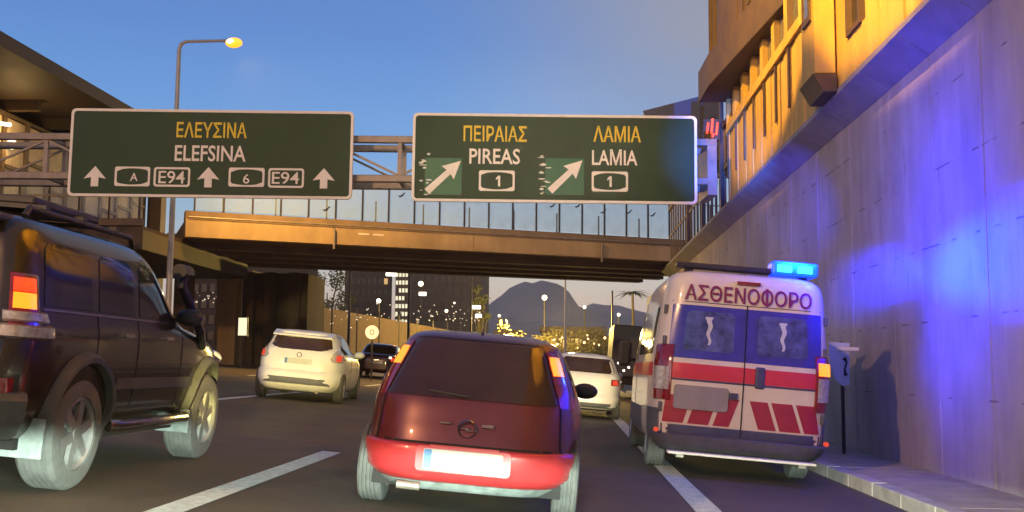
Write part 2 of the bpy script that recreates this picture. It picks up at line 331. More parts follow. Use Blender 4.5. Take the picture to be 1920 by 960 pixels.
# ================================================================== SETTING: ground, road, wall
XL, XR = -20.0, 3.33
def sheet(name, pts, m, kind='structure', up=.0):
    mb = MB(); mb.add(pts, [tuple(range(len(pts)))]); return tag(mb.build(name, m), kind=kind)
mb = MB(); mb.add([(-900, -40, -.6), (900, -40, -2.6), (900, 3500, -2.6), (-900, 3500, -.6)], [(0, 1, 2, 3)])
tag(mb.build('ground', 'dirt'), kind='structure')
mb = MB(); ny = 60
rows = [-12+i*4 for i in range(ny)]
vs = []; fs = []
for y in rows:
    for x in (XL, -12, -4, XR): vs.append((x, y, road_z(x)))
for i in range(ny-1):
    for k in range(3): a = i*4+k; fs.append((a, a+1, a+5, a+4))
mb.add(vs, fs); tag(mb.build('road', 'asphalt'), kind='structure')
def marking(x, y0, y1, w):
    mb = MB(); mb.add([(x-w/2, y0, road_z(x-w/2)+.005), (x+w/2, y0, road_z(x+w/2)+.005), (x+w/2, y1, road_z(x+w/2)+.005), (x-w/2, y1, road_z(x-w/2)+.005)], [(0, 1, 2, 3)])
    return tag(mb.build('road_marking', 'line'), kind='structure')
for y0, y1 in ((2.0, 11.3), (18.5, 26), (33, 41), (48, 56)): marking(-2.47, y0, y1, .20)
for y0, y1 in ((3, 9.5), (17, 26), (33, 41), (48, 56)): marking(-6.2, y0, y1, .17)
for y0, y1 in ((3, 9.5), (17, 26), (33, 41)): marking(-9.9, y0, y1, .17)
marking(1.20, -6, 110, .24)
# verge beyond the left edge
mb = MB(); mb.add([(XL, -12, 1.62), (XL, 220, 1.62), (-120, 220, 1.5), (-120, -12, 1.5)], [(0, 1, 2, 3)]); mb.add([(XL, -12, 1.62), (XL, 220, 1.62), (XL, 220, 1.2), (XL, -12, 1.2)], [(0, 1, 2, 3)])
tag(mb.build('verge_ground', 'dirt'), kind='structure')
# kerb stones and pavement at the right
KZ = road_z(XR)
mb = MB()
y = -8
while y < 60:
    mb.span((XR, y+.006, KZ-.2), (XR+.17, y+.994, KZ+.145+random.uniform(-.004, .004))); y += 1.0
tag(mb.build('kerb', 'kerb', bevel=.012), kind='structure')
mb = MB()
y = -8
while y < 60:
    mb.span((XR+.176, y+.004, KZ-.2), (4.52, y+1.996, KZ+.135+random.uniform(-.003, .003))); y += 2.0
tag(mb.build('pavement', 'pave', bevel=.006), kind='structure')

# retaining wall: slabs with joints, slanted cornice
WX, WT = 4.5, 5.02
wall = empty('retaining_wall', 'tall pale concrete retaining wall along the pavement lit blue by the beacon', 'wall', Matrix.Translation((WX, 0, KZ+.13)))
joints = [-8, -4, 0, 3.2, 6.2, 9.0, 11.6, 13.2, 14.9, 17.0, 19.2, 21.5, 24, 26.6, 29.2, 32, 35, 38, 41, 44, 47, 50, 54, 60]
mb = MB()
for a, b in zip(joints[:-1], joints[1:]):
    dx = random.uniform(-.006, .006)
    mb.span((dx, a+.011, 0), (.4, b-.011, WT-KZ-.13-.003))
mb.build('wall_slab', 'wall', wall, bevel=.008)
MB().span((.06, -8, 0), (.38, 60, WT-KZ-.2)).build('joint_filler', 'seam', wall)
mb = MB(); z0 = WT-KZ-.13
cj = [-8]+[j for j in joints if 0 < j < 46]+[46.5]
for a, b in zip(cj[:-1], cj[1:]):
    pr = [(0.0, z0), (-.40, z0+.26), (-.40, z0+.34), (.45, z0+.34), (.45, z0)]
    n = len(pr); vs = [(x, a+.008, z) for x, z in pr]+[(x, b-.008, z) for x, z in pr]
    mb.add(vs, [tuple(range(n)), tuple(range(n, 2*n))]+[(i, n+i, n+(i+1) % n, (i+1) % n) for i in range(n)])
mb.build('cornice', 'coping', wall)

# ================================================================== terrace building on the wall
FX = 4.1; FZ = WT+.345
ter = empty('terrace_building', 'ochre ribbed building standing on the retaining wall under a brown overhang', 'building', Matrix.Translation((FX, 16, FZ)))
def T(p): return (p[0]-FX, p[1]-16, p[2]-FZ)
mb = MB(); y = -2.0; k = 0
sillz = 7.17
while y < 27:
    w = random.choice((.42, .5, .58, .66)); top = 13.5 if y < 17.0 else sillz
    y1 = min(y+w, 27)
    if not (14.72 < y+w/2 < 15.45):
        mb.span(T((FX+(k % 2)*.022+random.uniform(0, .012), y+.012, FZ)), T((FX+.5, y1-.012, top)))
    else:
        mb.span(T((FX+.01, y+.012, FZ)), T((FX+.5, y1-.012, 5.95))); mb.span(T((FX+.01, y+.012, 6.95)), T((FX+.5, y1-.012, top)))
    y = y1; k += 1
mb.build('ribbed_wall', 'facade', ter)
MB().span(T((FX+.08, -2, FZ+.01)), T((FX+.45, 26.95, sillz-.05))).span(T((FX+.08, -2, sillz-.05)), T((FX+.45, 16.9, 13.4))).build('wall_core', 'seam', ter)
# small dark window in the plain wall
wf = MB(); ring_frame(wf, rrect(.74, 1.02, .01, 1), rrect(.58, .86, .01, 1), Matrix.Translation(T((FX-.03, 15.08, 6.45))) @ Matrix.Rotation(R(-90), 4, 'Z'), .12)
wf = wf.build('window', 'brown', ter); MB().span(T((FX+.05, 14.75, 6.0)), T((FX+.08, 15.41, 6.9))).build('pane', 'darkpane', wf)
# ribbon of windows
y = 17.05
while y < 26.9:
    w = MB(); y1 = min(y+1.24, 26.98)
    ring_frame(w, rrect(y1-y-.02, 2.1, .01, 1), rrect(y1-y-.30, 1.86, .01, 1), Matrix.Translation(T((FX-.05, (y+y1)/2, sillz+1.05))) @ Matrix.Rotation(R(-90), 4, 'Z'), .22)
    wo = w.build('window', 'facade', ter)
    MB().span(T((FX+.06, y+.1, sillz+.08)), T((FX+.09, y1-.1, sillz+2.02))).build('pane', 'bluepane', wo); y = y1
mb = MB()
for yy in np.arange(17.05, 27, 1.24): MB().span(T((FX-.03, yy-.09, FZ+.55)), T((FX-.004, yy+.02, sillz-.12))).build('fin', 'brown', ter)
MB().span(T((FX-.06, 17, sillz-.1)), T((FX-.002, 27, sillz))).build('sill', 'facade', ter)
MB().span(T((FX, 17, sillz+2.12)), T((FX+.5, 27, 13.4))).build('upper_wall', 'facade', ter)
def plan_prism(name, pl, z0, z1, m, parent):
    n = len(pl); vs = [T((x, y, z0)) for x, y in pl]+[T((x, y, z1)) for x, y in pl]
    return MB().add(vs, [tuple(range(n)), tuple(range(n, 2*n))]+[(i, n+i, n+(i+1) % n, (i+1) % n) for i in range(n)]).build(name, m, parent, bevel=.02)
ov = plan_prism('overhang', [(3.38, 27.2), (3.42, 25.6), (4.06, 19.6), (4.7, 19.6), (4.7, 27.2)], 7.95, 8.75, 'brown', ter)
plan_prism('overhang_roof', [(3.80, 27.1), (3.6, 25), (4.02, 20.5), (4.7, 20.5), (4.7, 27.1)], 8.754, 12.5, 'brown', ter)
mb = MB()
for yy in np.arange(21, 27, .55): MB().span(T((3.56+(27-yy)*.05, yy, 8.8)), T((3.72+(27-yy)*.05, yy+.12, 11.6))).build('roof_fin', 'brown', ter)
# oriel box with brown underside
MB().span(T((3.78, 16.15, 5.62)), T((FX-.004, 17.0, 13.3))).build('oriel', 'facade', ter, bevel=.01)
MB().add([T(p) for p in ((3.74, 16.1, 5.60), (3.74, 17.05, 5.60), (4.095, 17.05, 5.60), (4.095, 16.1, 5.60), (3.9, 16.1, 5.32), (3.9, 17.05, 5.32), (4.095, 17.05, 5.32), (4.095, 16.1, 5.32))],
         [(0, 1, 2, 3), (4, 5, 6, 7), (0, 1, 5, 4), (1, 2, 6, 5), (2, 3, 7, 6), (3, 0, 4, 7)]).build('oriel_base', 'brown', ter)
ow = MB(); ring_frame(ow, rrect(.5, 2.4, .01, 1), rrect(.34, 2.2, .01, 1), Matrix.Translation(T((3.74, 16.55, 7.7))) @ Matrix.Rotation(R(-90), 4, 'Z'), .038)
ow = ow.build('window', 'brown', ter); MB().span(T((3.755, 16.4, 6.6)), T((3.778, 16.7, 8.8))).build('pane', 'bluepane', ow)
# wedge of metal canopy roof behind the gantry end
can = empty('canopy_roof', 'grey sloping canopy roof behind the right green sign', 'roof', Matrix.Translation((5, 33, 9.5)))
a, b, c2, d2 = at(1205, 208, 34), at(1345, 172, 34), at(1372, 300, 34), at(1250, 300, 34)
sl = MB(); pl = [a, b, c2, d2]; bk = [p+Vector((.6, 5, .3)) for p in pl]
sl.add([tuple(p-Vector((5, 33, 9.5))) for p in pl+bk], [(0, 1, 2, 3), (4, 5, 6, 7), (0, 1, 5, 4), (1, 2, 6, 5), (2, 3, 7, 6), (3, 0, 4, 7)]); sl.build('roof_slab', 'metalroof', can)
MB().tube([(1.2, 2, -.4), (1.2, 2, -9.5+WT)], .12).build('post', 'rail', can)
# railing on the wall beyond the building
rl = empty('picket_railing', 'tall picket railing on top of the retaining wall beside the gantry end', 'railing', Matrix.Translation((4.2, 27.4, WT+.345)))
for i, yy in enumerate(np.arange(0, 16, .85)):
    if i < 40: MB().span((-.03, yy, 0), (.03, yy+.10, 2.15)).build('picket', 'fence', rl)
MB().span((-.06, -.1, 2.15), (.06, 16.2, 2.28)).span((-.05, -.1, 1.0), (-.032, 16.2, 1.1)).build('rail', 'brown', rl)
MB().span((-.1, 1, -.02), (.0, 1.2, 3.9)).span((-.1, 5, -.02), (.0, 5.2, 3.9)).span((-.1, 9, -.02), (.0, 9.2, 3.9)).build('post', 'brown', rl)
nl = empty('neon_sign', 'small red glowing lamp cluster hung on the picket railing post', 'lamp', Matrix.Translation(at(1334, 240, 28.2)))
for dx, dz, h in ((-.12, 0, .3), (0, .05, .42), (.13, -.02, .34), (.02, -.2, .1)): MB().tube([(dx, 0, dz-h/2), (dx+.04, .02, dz+h/2)], .035).build('bulb', 'neon', nl)
MB().span((-.2, .05, -.3), (.22, .1, .25)).build('backplate', 'brown', nl)

# ================================================================== bridge
P0 = Vector((-13.2, 36, 0)); U = Vector((.911, .412, 0)); V = Vector((-.412, .911, 0))
BM = Matrix(((U.x, V.x, 0, P0.x), (U.y, V.y, 0, P0.y), (0, 0, 1, 5.5), (0, 0, 0, 1)))
LB = 22.0
br = empty('road_bridge', 'concrete bridge crossing the motorway with an orange lit edge beam', 'bridge', BM)
mb = MB(); x = -.02
for x0, x1 in ((0, 5.2), (5.2, 10.6), (10.6, 16), (16, LB)): mb.span((x0+.01, -.002, 0), (x1-.01, .35, .62))
mb.build('edge_beam', 'bridgec', br, bevel=.01)
MB().span((0, .05, .623), (LB, .7, .93)).build('deck_edge', 'ledge', br)
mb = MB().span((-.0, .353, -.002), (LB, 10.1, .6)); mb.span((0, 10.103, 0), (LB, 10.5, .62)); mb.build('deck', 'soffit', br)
mb = MB()
for yy in (1.6, 3.6, 5.6, 7.6): mb.span((0, yy, -.22), (LB, yy+.55, -.004))
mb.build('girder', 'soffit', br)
for k in range(22):
    xx = .3+k*.995
    MB().span((xx-.03, .12, .93), (xx+.03, .18, 2.45)).build('screen_post', 'rail', br)
for k in range(21):
    xx = .3+k*.995
    MB().span((xx+.035, .14, .98), (xx+.96, .16, 2.42)).build('glass_panel', 'screen', br)
for k in range(11): MB().span((1.3+k*1.85-.025, .42, .93), (1.3+k*1.85+.025, .47, 1.75)).build('rail_post', 'rail', br)
MB().span((0, .11, 2.45), (LB, .19, 2.49)).build('top_rail', 'steel', br)
# bird silhouettes stuck on the glass
for k, (xx, zz) in enumerate(((4.9, 1.3), (7.72, 2.0), (9.75, 2.0), (13.9, 2.0), (15.0, 2.06), (16.15, 1.9), (17.3, 1.95), (18.4, 1.9))):
    bird = [(-.16, -.05), (-.04, -.02), (.02, .0), (.10, .09), (.17, .10), (.10, .02), (.06, -.05), (.0, -.06), (-.05, -.10), (-.08, -.05)]
    MB().prism(bird, Matrix.Translation((xx, .125, zz)), .008).build('bird_decal', 'seam', br)
for k in range(2): MB().span((6.1+k*.55, -.012, .40), (6.5+k*.55, -.006, .46)).build('sticker', 'chevwhite', br)
for xx in (5.2, 16.0): MB().tube([(xx, -.06, .55), (xx, -.06, .1), (xx, -.06, -.18)], .045, 8).build('drain_pipe', 'steel', br)
MB().tube([(.1, -.05, .70), (LB-.2, -.05, .70)], .03, 8).build('conduit', 'steel', br)
# far parapet
MB().span((0, 10.2, .62), (LB, 10.35, 1.3)).build('far_parapet', 'ledge', br)
# pier wall with columns below the bridge
pr = empty('bridge_pier', 'dark concrete pier with upright ribs carrying the bridge at left', 'pier', Matrix.Translation((-12.6, 45, 0)))
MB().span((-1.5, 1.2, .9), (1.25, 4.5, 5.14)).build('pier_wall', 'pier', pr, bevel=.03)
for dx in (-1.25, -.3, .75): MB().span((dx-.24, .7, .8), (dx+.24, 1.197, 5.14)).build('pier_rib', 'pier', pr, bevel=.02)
sp = tag(MB().span((-14.75, 44.2, .9), (-13.9, 45.0, 5.3)).build('side_column', 'bridgec', bevel=.02), 'ochre square column beside the dark bridge pier', 'column')
# abutment at the right is the wall; abutment at the left under the landing
lp = at(455, 612, 42)
bx = empty('lit_poster', 'small bright white lit poster box on the ochre column', 'light box', Matrix.Translation(lp))
MB().span((-.2, 0, -.40), (.2, .12, .38)).build('box_frame', 'rail', bx); MB().span((-.17, -.02, -.36), (.17, -.002, .34)).build('lit_face', 'litbox', bx)
MB().tube([(0, .05, -.40), (0, .05, road_z(-13)-lp.z)], .05).build('post', 'rail', bx)

# ================================================================== station building and landing at left
ST = empty('station_building', 'brown roofed station hall with lit windows behind the left sign', 'building', Matrix.Translation((-17, 36, 1.6)))
def S(p): return (p[0]+17, p[1]-36, p[2]-1.6)
cr = MB(); pl = [(-15.2, 24), (-15.0, 40.5), (-16.0, 43), (-30, 43), (-30, 24)]
n = len(pl); e0 = [S((x, y, 9.55)) for x, y in pl]; e1 = [S((x, y, 9.95)) for x, y in pl]
cr.add(e0+e1, [tuple(range(n)), tuple(range(n, 2*n))]+[(i, n+i, n+(i+1) % n, (i+1) % n) for i in range(n)]); roof = cr.build('roof', 'brown2', ST)
for i in range(7):
    MB().span(S((-17, 25+i*2.6, 9.2)), S((-30, 25.25+i*2.6, 9.548))).build('roof_beam', 'brown2', roof)
# glazed wall
for i in range(12):
    y0 = 27+i*1.45
    w = MB(); ring_frame(w, rrect(1.43, 3.9, .02, 1), rrect(1.25, 3.7, .02, 1), Matrix.Translation(S((-18.02, y0+.72, 7.2))) @ Matrix.Rotation(R(90), 4, 'Z'), .14)
    wo = w.build('window', 'brown', ST)
    MB().span(S((-18.12, y0+.1, 5.4)), S((-18.10, y0+1.33, 9.0))).build('pane', 'hall', wo)
    MB().span(S((-18.06, y0+.12, 7.0+(i % 3)*.35)), S((-18.0, y0+1.32, 7.12+(i % 3)*.35))).build('bar', 'brown', wo)
MB().span(S((-24, 26, 1.6)), S((-18.2, 45, 5.2))).span(S((-24, 26, 5.2)), S((-18.5, 45, 9.2))).build('wall', 'brown', ST)
tag(ST)
ST_end = MB().span(S((-18.2, 45.0, 1.6)), S((-17.6, 45.6, 9.5))).build('end_column', 'brown', ST)
for px, py, Y, m, nm in ((4, 234, 30, 'tube', 'tube_light'), (22, 271, 33, 'whitelamp', 'wall_light')):
    p = at(px, py, Y)
    if nm == 'tube_light':
        MB().tube([S(p-Vector((.55, 0, -.1))), S(p+Vector((.25, 0, 0)))], .06).build('tube_light', m, ST)
    else: lamp('station_light', p+Vector((.4, -.5, 0)), 110, (1, .62, .22), .2); MB().ball(S(p), .16).build('wall_light', m, ST)
# landing deck that joins the bridge
ld = empty('landing_deck', 'dark stair landing with glass screen joining the bridge end', 'landing', Matrix.Translation((-14, 35, 4.9)))
mb = MB(); mb.span((-8, -2.2, -.2), (.62, 9, .55)); mb.build('landing_slab', 'brown', ld, bevel=.02)
MB().span((-8, -2.3, .56), (.60, -2.1, .78)).build('landing_edge', 'ledge', ld)
for k in range(9): MB().span((-7.4+k*.98, -2.2, .79), (-7.34+k*.98, -2.14, 2.3)).build('screen_post', 'rail', ld)
for k in range(8):
    MB().span((-7.33+k*.98, -2.18, .8), (-6.45+k*.98, -2.16, 2.2)).build('glass_panel', 'screen', ld)
MB().span((-8, -2.24, 1.5), (.58, -2.205, 1.56)).build('hand_rail', 'steel', ld)
for cx_, cy_ in ((-5, 1), (-1, 5)): MB().span((cx_, cy_, -4), (cx_+.6, cy_+.6, -.2)).build('column', 'pier', ld)

# ================================================================== gantry and signs
D = 26.0; S_G = F/D
def gpoint(px, py, dd=0):            # point on the plane parallel to the image at depth D
    r = ray(px, py); return CAM + r*((D+dd)/r.dot(FWD))
gx = (gpoint(1160, 480)-gpoint(760, 480)); gx = (RIGHT*math.cos(R(.7))-UP*math.sin(R(.7))); gxh = gx.normalized()
gz = Vector((0, 0, 1)); gy = gz.cross(gxh).normalized(); gxx = gy.cross(gz).normalized()
def frame_at(px, py, tilt=True):
    o = gpoint(px, py); xa = gxh; za = (gz-xa*gz.dot(xa)).normalized(); ya = za.cross(xa)
    return Matrix(((xa.x, ya.x, za.x, o.x), (xa.y, ya.y, za.y, o.y), (xa.z, ya.z, za.z, o.z), (0, 0, 0, 1)))
def sign(px, py, wpx, hpx, label):
    mt = frame_at(px, py); s = empty('overhead_sign', label, 'road sign', mt, 'overhead direction signs')
    w, h = wpx/S_G, hpx/S_G
    pn = MB().prism(rrect(w-.02, h-.02, .10), Matrix.Identity(4), .06); pn.build('panel', 'greensign', s)
    b = MB(); ring_frame(b, rrect(w, h, .12), rrect(w-.13, h-.13, .075), Matrix.Translation((0, -.012, 0)), .09); b.build('border', 'signwhite', s)
    a = math.atan2(gxh.dot(-UP), gxh.dot(RIGHT))
    def loc(u, v):
        dx, dy = u-px, v-py; return ((dx*math.cos(a)+dy*math.sin(a))/S_G, (dx*math.sin(a)-dy*math.cos(a))/S_G)
    return s, loc
def wtext(s, loc, t, x0, x1, y0, y1, m, bold=.02):
    c = loc((x0+x1)/2, (y0+y1)/2); bold = .013; w, h = (x1-x0)/S_G/2, (y1-y0)/S_G/2
    return text_fit('lettering', t, c[0]-w, c[0]+w, c[1]-h, c[1]+h, -.004, m, s, bold, .010)
def plate_box(s, loc, x0, x1, y0, y1, t, tb, kind):
    c = loc((x0+x1)/2, (y0+y1)/2); w, h = (x1-x0)/S_G, (y1-y0)/S_G; b = MB(); th = .05
    if kind == 'rect': o = rrect(w, h, .07); i = rrect(w-2*th, h-2*th, .04)
    else:
        o = rrect(w, h, .05); i = rrect(w-2*th, h-2*th-.10, .03); n = len(i)
        # bow the long edges: thin in the middle, thick at the corners
        def dens(P, bow):
            Q = []
            for k in range(len(P)):
                p, q = P[k], P[(k+1) % len(P)]
                m_ = 6 if abs(p[0]-q[0]) > w*.5 else 1
                for j in range(m_):
                    u = j/m_; x = p[0]+(q[0]-p[0])*u; z = p[1]+(q[1]-p[1])*u
                    if bow and m_ > 1: z += math.copysign(.062*(1-(2*x/w)**2), z)
                    Q.append((x, z))
            return Q
        o = dens(o, False); i = dens(i, True)
    ring_frame(b, o, i, Matrix.Translation((c[0], -.012, c[1])), .011); fr = b.build('route_frame', 'signwhite', s)
    d = loc((tb[0]+tb[1])/2, (tb[2]+tb[3])/2); tw, thh = (tb[1]-tb[0])/S_G/2, (tb[3]-tb[2])/S_G/2
    if t == '1': MB().prism([(.045, .13), (-.005, .13), (-.06, .075), (-.06, .02), (-.008, .065), (-.008, -.13), (.045, -.13)], Matrix.Translation((d[0], -.014, d[1])), .010).build('lettering', 'signwhite', fr); return
    text_fit('lettering', t, d[0]-tw, d[0]+tw, d[1]-thh, d[1]+thh, -.004, 'signwhite', fr, .006, .010)
def arrow_up(s, loc, u, v):
    c = loc(u, v); P = [(0, .25), (.27, -.06), (.09, -.025), (.09, -.25), (-.09, -.25), (-.09, -.025), (-.27, -.06)]
    MB().prism(P, Matrix.Translation((c[0], -.014, c[1])), .012).build('arrow', 'signwhite', s)
s1, l1 = sign(396, 288, 531, 167, 'left green overhead sign with yellow lettering and three white arrows')
wtext(s1, l1, 'ΕΛΕΥΣΙΝΑ', 330, 462, 228.5, 258, 'signyellow'); wtext(s1, l1, 'ELEFSINA', 328, 461, 272.5, 303, 'signwhite')
for u, v in ((180, 331), (392, 333), (608, 335)): arrow_up(s1, l1, u, v)
plate_box(s1, l1, 217, 283, 313, 350, 'A', (246, 260, 325, 340), 'bar'); plate_box(s1, l1, 290, 358, 314, 351, 'E94', (299, 348, 321, 345), 'rect')
plate_box(s1, l1, 430, 497, 315, 351, '6', (457, 469, 327, 345), 'bar'); plate_box(s1, l1, 504, 571, 316, 353, 'E94', (511, 562, 323, 346), 'rect')
s2, l2 = sign(1040, 297, 534, 168, 'right green overhead sign with two diagonal arrows on brighter green squares')
wtext(s2, l2, 'ΠΕΙΡΑΙΑΣ', 869, 988, 235, 265, 'signyellow'); wtext(s2, l2, 'PIREAS', 880, 975, 278.5, 308, 'signwhite')
wtext(s2, l2, 'ΛΑΜΙΑ', 1113, 1202, 235.5, 266, 'signyellow'); wtext(s2, l2, 'LAΜIA', 1110, 1195, 280, 310, 'signwhite')
plate_box(s2, l2, 898, 965, 320, 359, '1', (930, 939, 330, 350), 'bar'); plate_box(s2, l2, 1109, 1177, 322, 360, '1', (1139, 1147, 331, 351), 'bar')
for (x0, x1, y0, y1), (ax, ay, bx_, by_) in (((797, 866, 296, 366), (801, 360, 864, 302)), ((1022, 1095, 297, 366), (1031, 359, 1092, 301))):
    c = l2((x0+x1)/2, (y0+y1)/2)
    q = MB().prism([((-(x1-x0)/2)/S_G, (-(y1-y0)/2)/S_G), ((x1-x0)/2/S_G, -(y1-y0)/2/S_G), ((x1-x0)/2/S_G, (y1-y0)/2/S_G), (-(x1-x0)/2/S_G, (y1-y0)/2/S_G)], Matrix.Translation((c[0], -.006, c[1])), .005).build('arrow_patch', 'green2', s2)
    p, r_ = Vector(l2(ax, ay)), Vector(l2(bx_, by_)); d = (r_-p).normalized(); nn = Vector((-d.y, d.x)); k = r_-d*.40
    P = [p-nn*.085, k-nn*.07, k-nn*.22-d*.03, r_, k+nn*.22-d*.03, k+nn*.07, p+nn*.085]
    MB().prism([tuple(v) for v in P], Matrix.Translation((0, -.018, 0)), .011).build('arrow', 'signwhite', q)
    fl = MB()
    for j in range(13):
        u = x0-7+random.random()**2*18; v = y0-14+random.random()*(y1-y0+14); cc = l2(u, v); w = random.uniform(.03, .13); h = random.uniform(.012, .045); rr = random.uniform(0, 3)
        fl.prism([(w*math.cos(t+rr)*random.uniform(.5, 1), h*math.sin(t+rr)*random.uniform(.5, 1)) for t in np.linspace(0, 5.3, 6)], Matrix.Translation((cc[0], -.0095, cc[1])), .003)
    tag(fl.build('peeled_film', 'peel', s2), kind='stuff')
# truss
o = gpoint(720, 262, .45); GM = Matrix(((gxx.x, gy.x, 0, o.x), (gxx.y, gy.y, 0, o.y), (0, 0, 1, o.z), (0, 0, 0, 1)))
gt = empty('sign_gantry', 'brown steel lattice gantry spanning the motorway and carrying the two signs', 'gantry', GM)
GL, GR, GH = -14.2, 8.25, -.98
for dy in (0, 1.1):
    for dz in (0, GH): MB().span((GL, dy-.08, dz-.085), (GR, dy+.08, dz+.085)).build('chord', 'steel', gt, bevel=.015)
k = 0; x = GL+.6; mbv = MB(); mbd = MB(); st = 1.75
while x < GR-.1:
    for dy in (0, 1.1):
        MB().span((x-.05, dy-.05, GH+.087), (x+.05, dy+.05, -.087)).build('upright', 'steel', gt)
        if x+st < GR: MB().bar((x+.05, dy, -.1 if k % 2 else GH+.1), (x+st-.05, dy, GH+.1 if k % 2 else -.1), .055, .055).build('diagonal', 'steel', gt)
    for dz in (0, GH): MB().span((x-.04, .082, dz-.05), (x+.04, 1.018, dz+.05)).build('cross_tie', 'steel', gt)
    x += st; k += 1
for sx in (-6.1, -1.9, 2.4, 6.4): MB().span((sx-.05, -.36, -1.15), (sx+.05, -.085, .15)).build('sign_bracket', 'steel', gt)
base = GM.inverted() @ Vector((4.4, 0, WT+.345))
MB().span((GR-.25, -.1, base.z), (GR-.02, 1.2, -GH*0-.09)).build('end_post', 'steel', gt)
MB().span((GL, -.1, road_z(-15)-o.z-.3), (GL+.35, 1.2, -.09)).build('left_post', 'steel', gt)

# ================================================================== street lamp
pb = at(320, 470, 32.5); top = at(331, 78, 32.5); hd = at(436, 84, 32.5)
sl_ = empty('street_lamp', 'tall grey street lamp glowing orange above the left sign', 'street lamp', Matrix.Translation((pb.x, pb.y, road_z(pb.x))))
zt = top.z-road_z(pb.x)
MB().tube([(0, 0, 0), (0, 0, 4), (0, 0, zt-.25), (.06, 0, zt-.08), (.22, 0, zt), (hd.x-pb.x-.25, 0, zt+.02)], [.11, .09, .065, .06, .05, .045]).build('pole', 'pole', sl_, smooth=True)
hx = hd.x-pb.x
MB().ball((hx, 0, zt+.0), .15, 10, (2.0, 1, .62)).build('lamp_head', 'pole', sl_, smooth=True)
MB().ball((hx+.05, -.03, zt-.06), .17, 10, (1.6, 1, .95)).build('lamp_lens', 'sodium', sl_, smooth=True)
MB().ball((hx-.02, -.16, zt-.05), .10, 8, (1.3, .7, .8)).build('lamp_bulb', 'sodiumcore', sl_, smooth=True)
lamp('sodium_street', (hd.x+.25, hd.y+.05, hd.z-.30), 7500, (1, .54, .10), .12, 'SPOT', (hd.x+4, hd.y+6, hd.z-7), 140, 1)

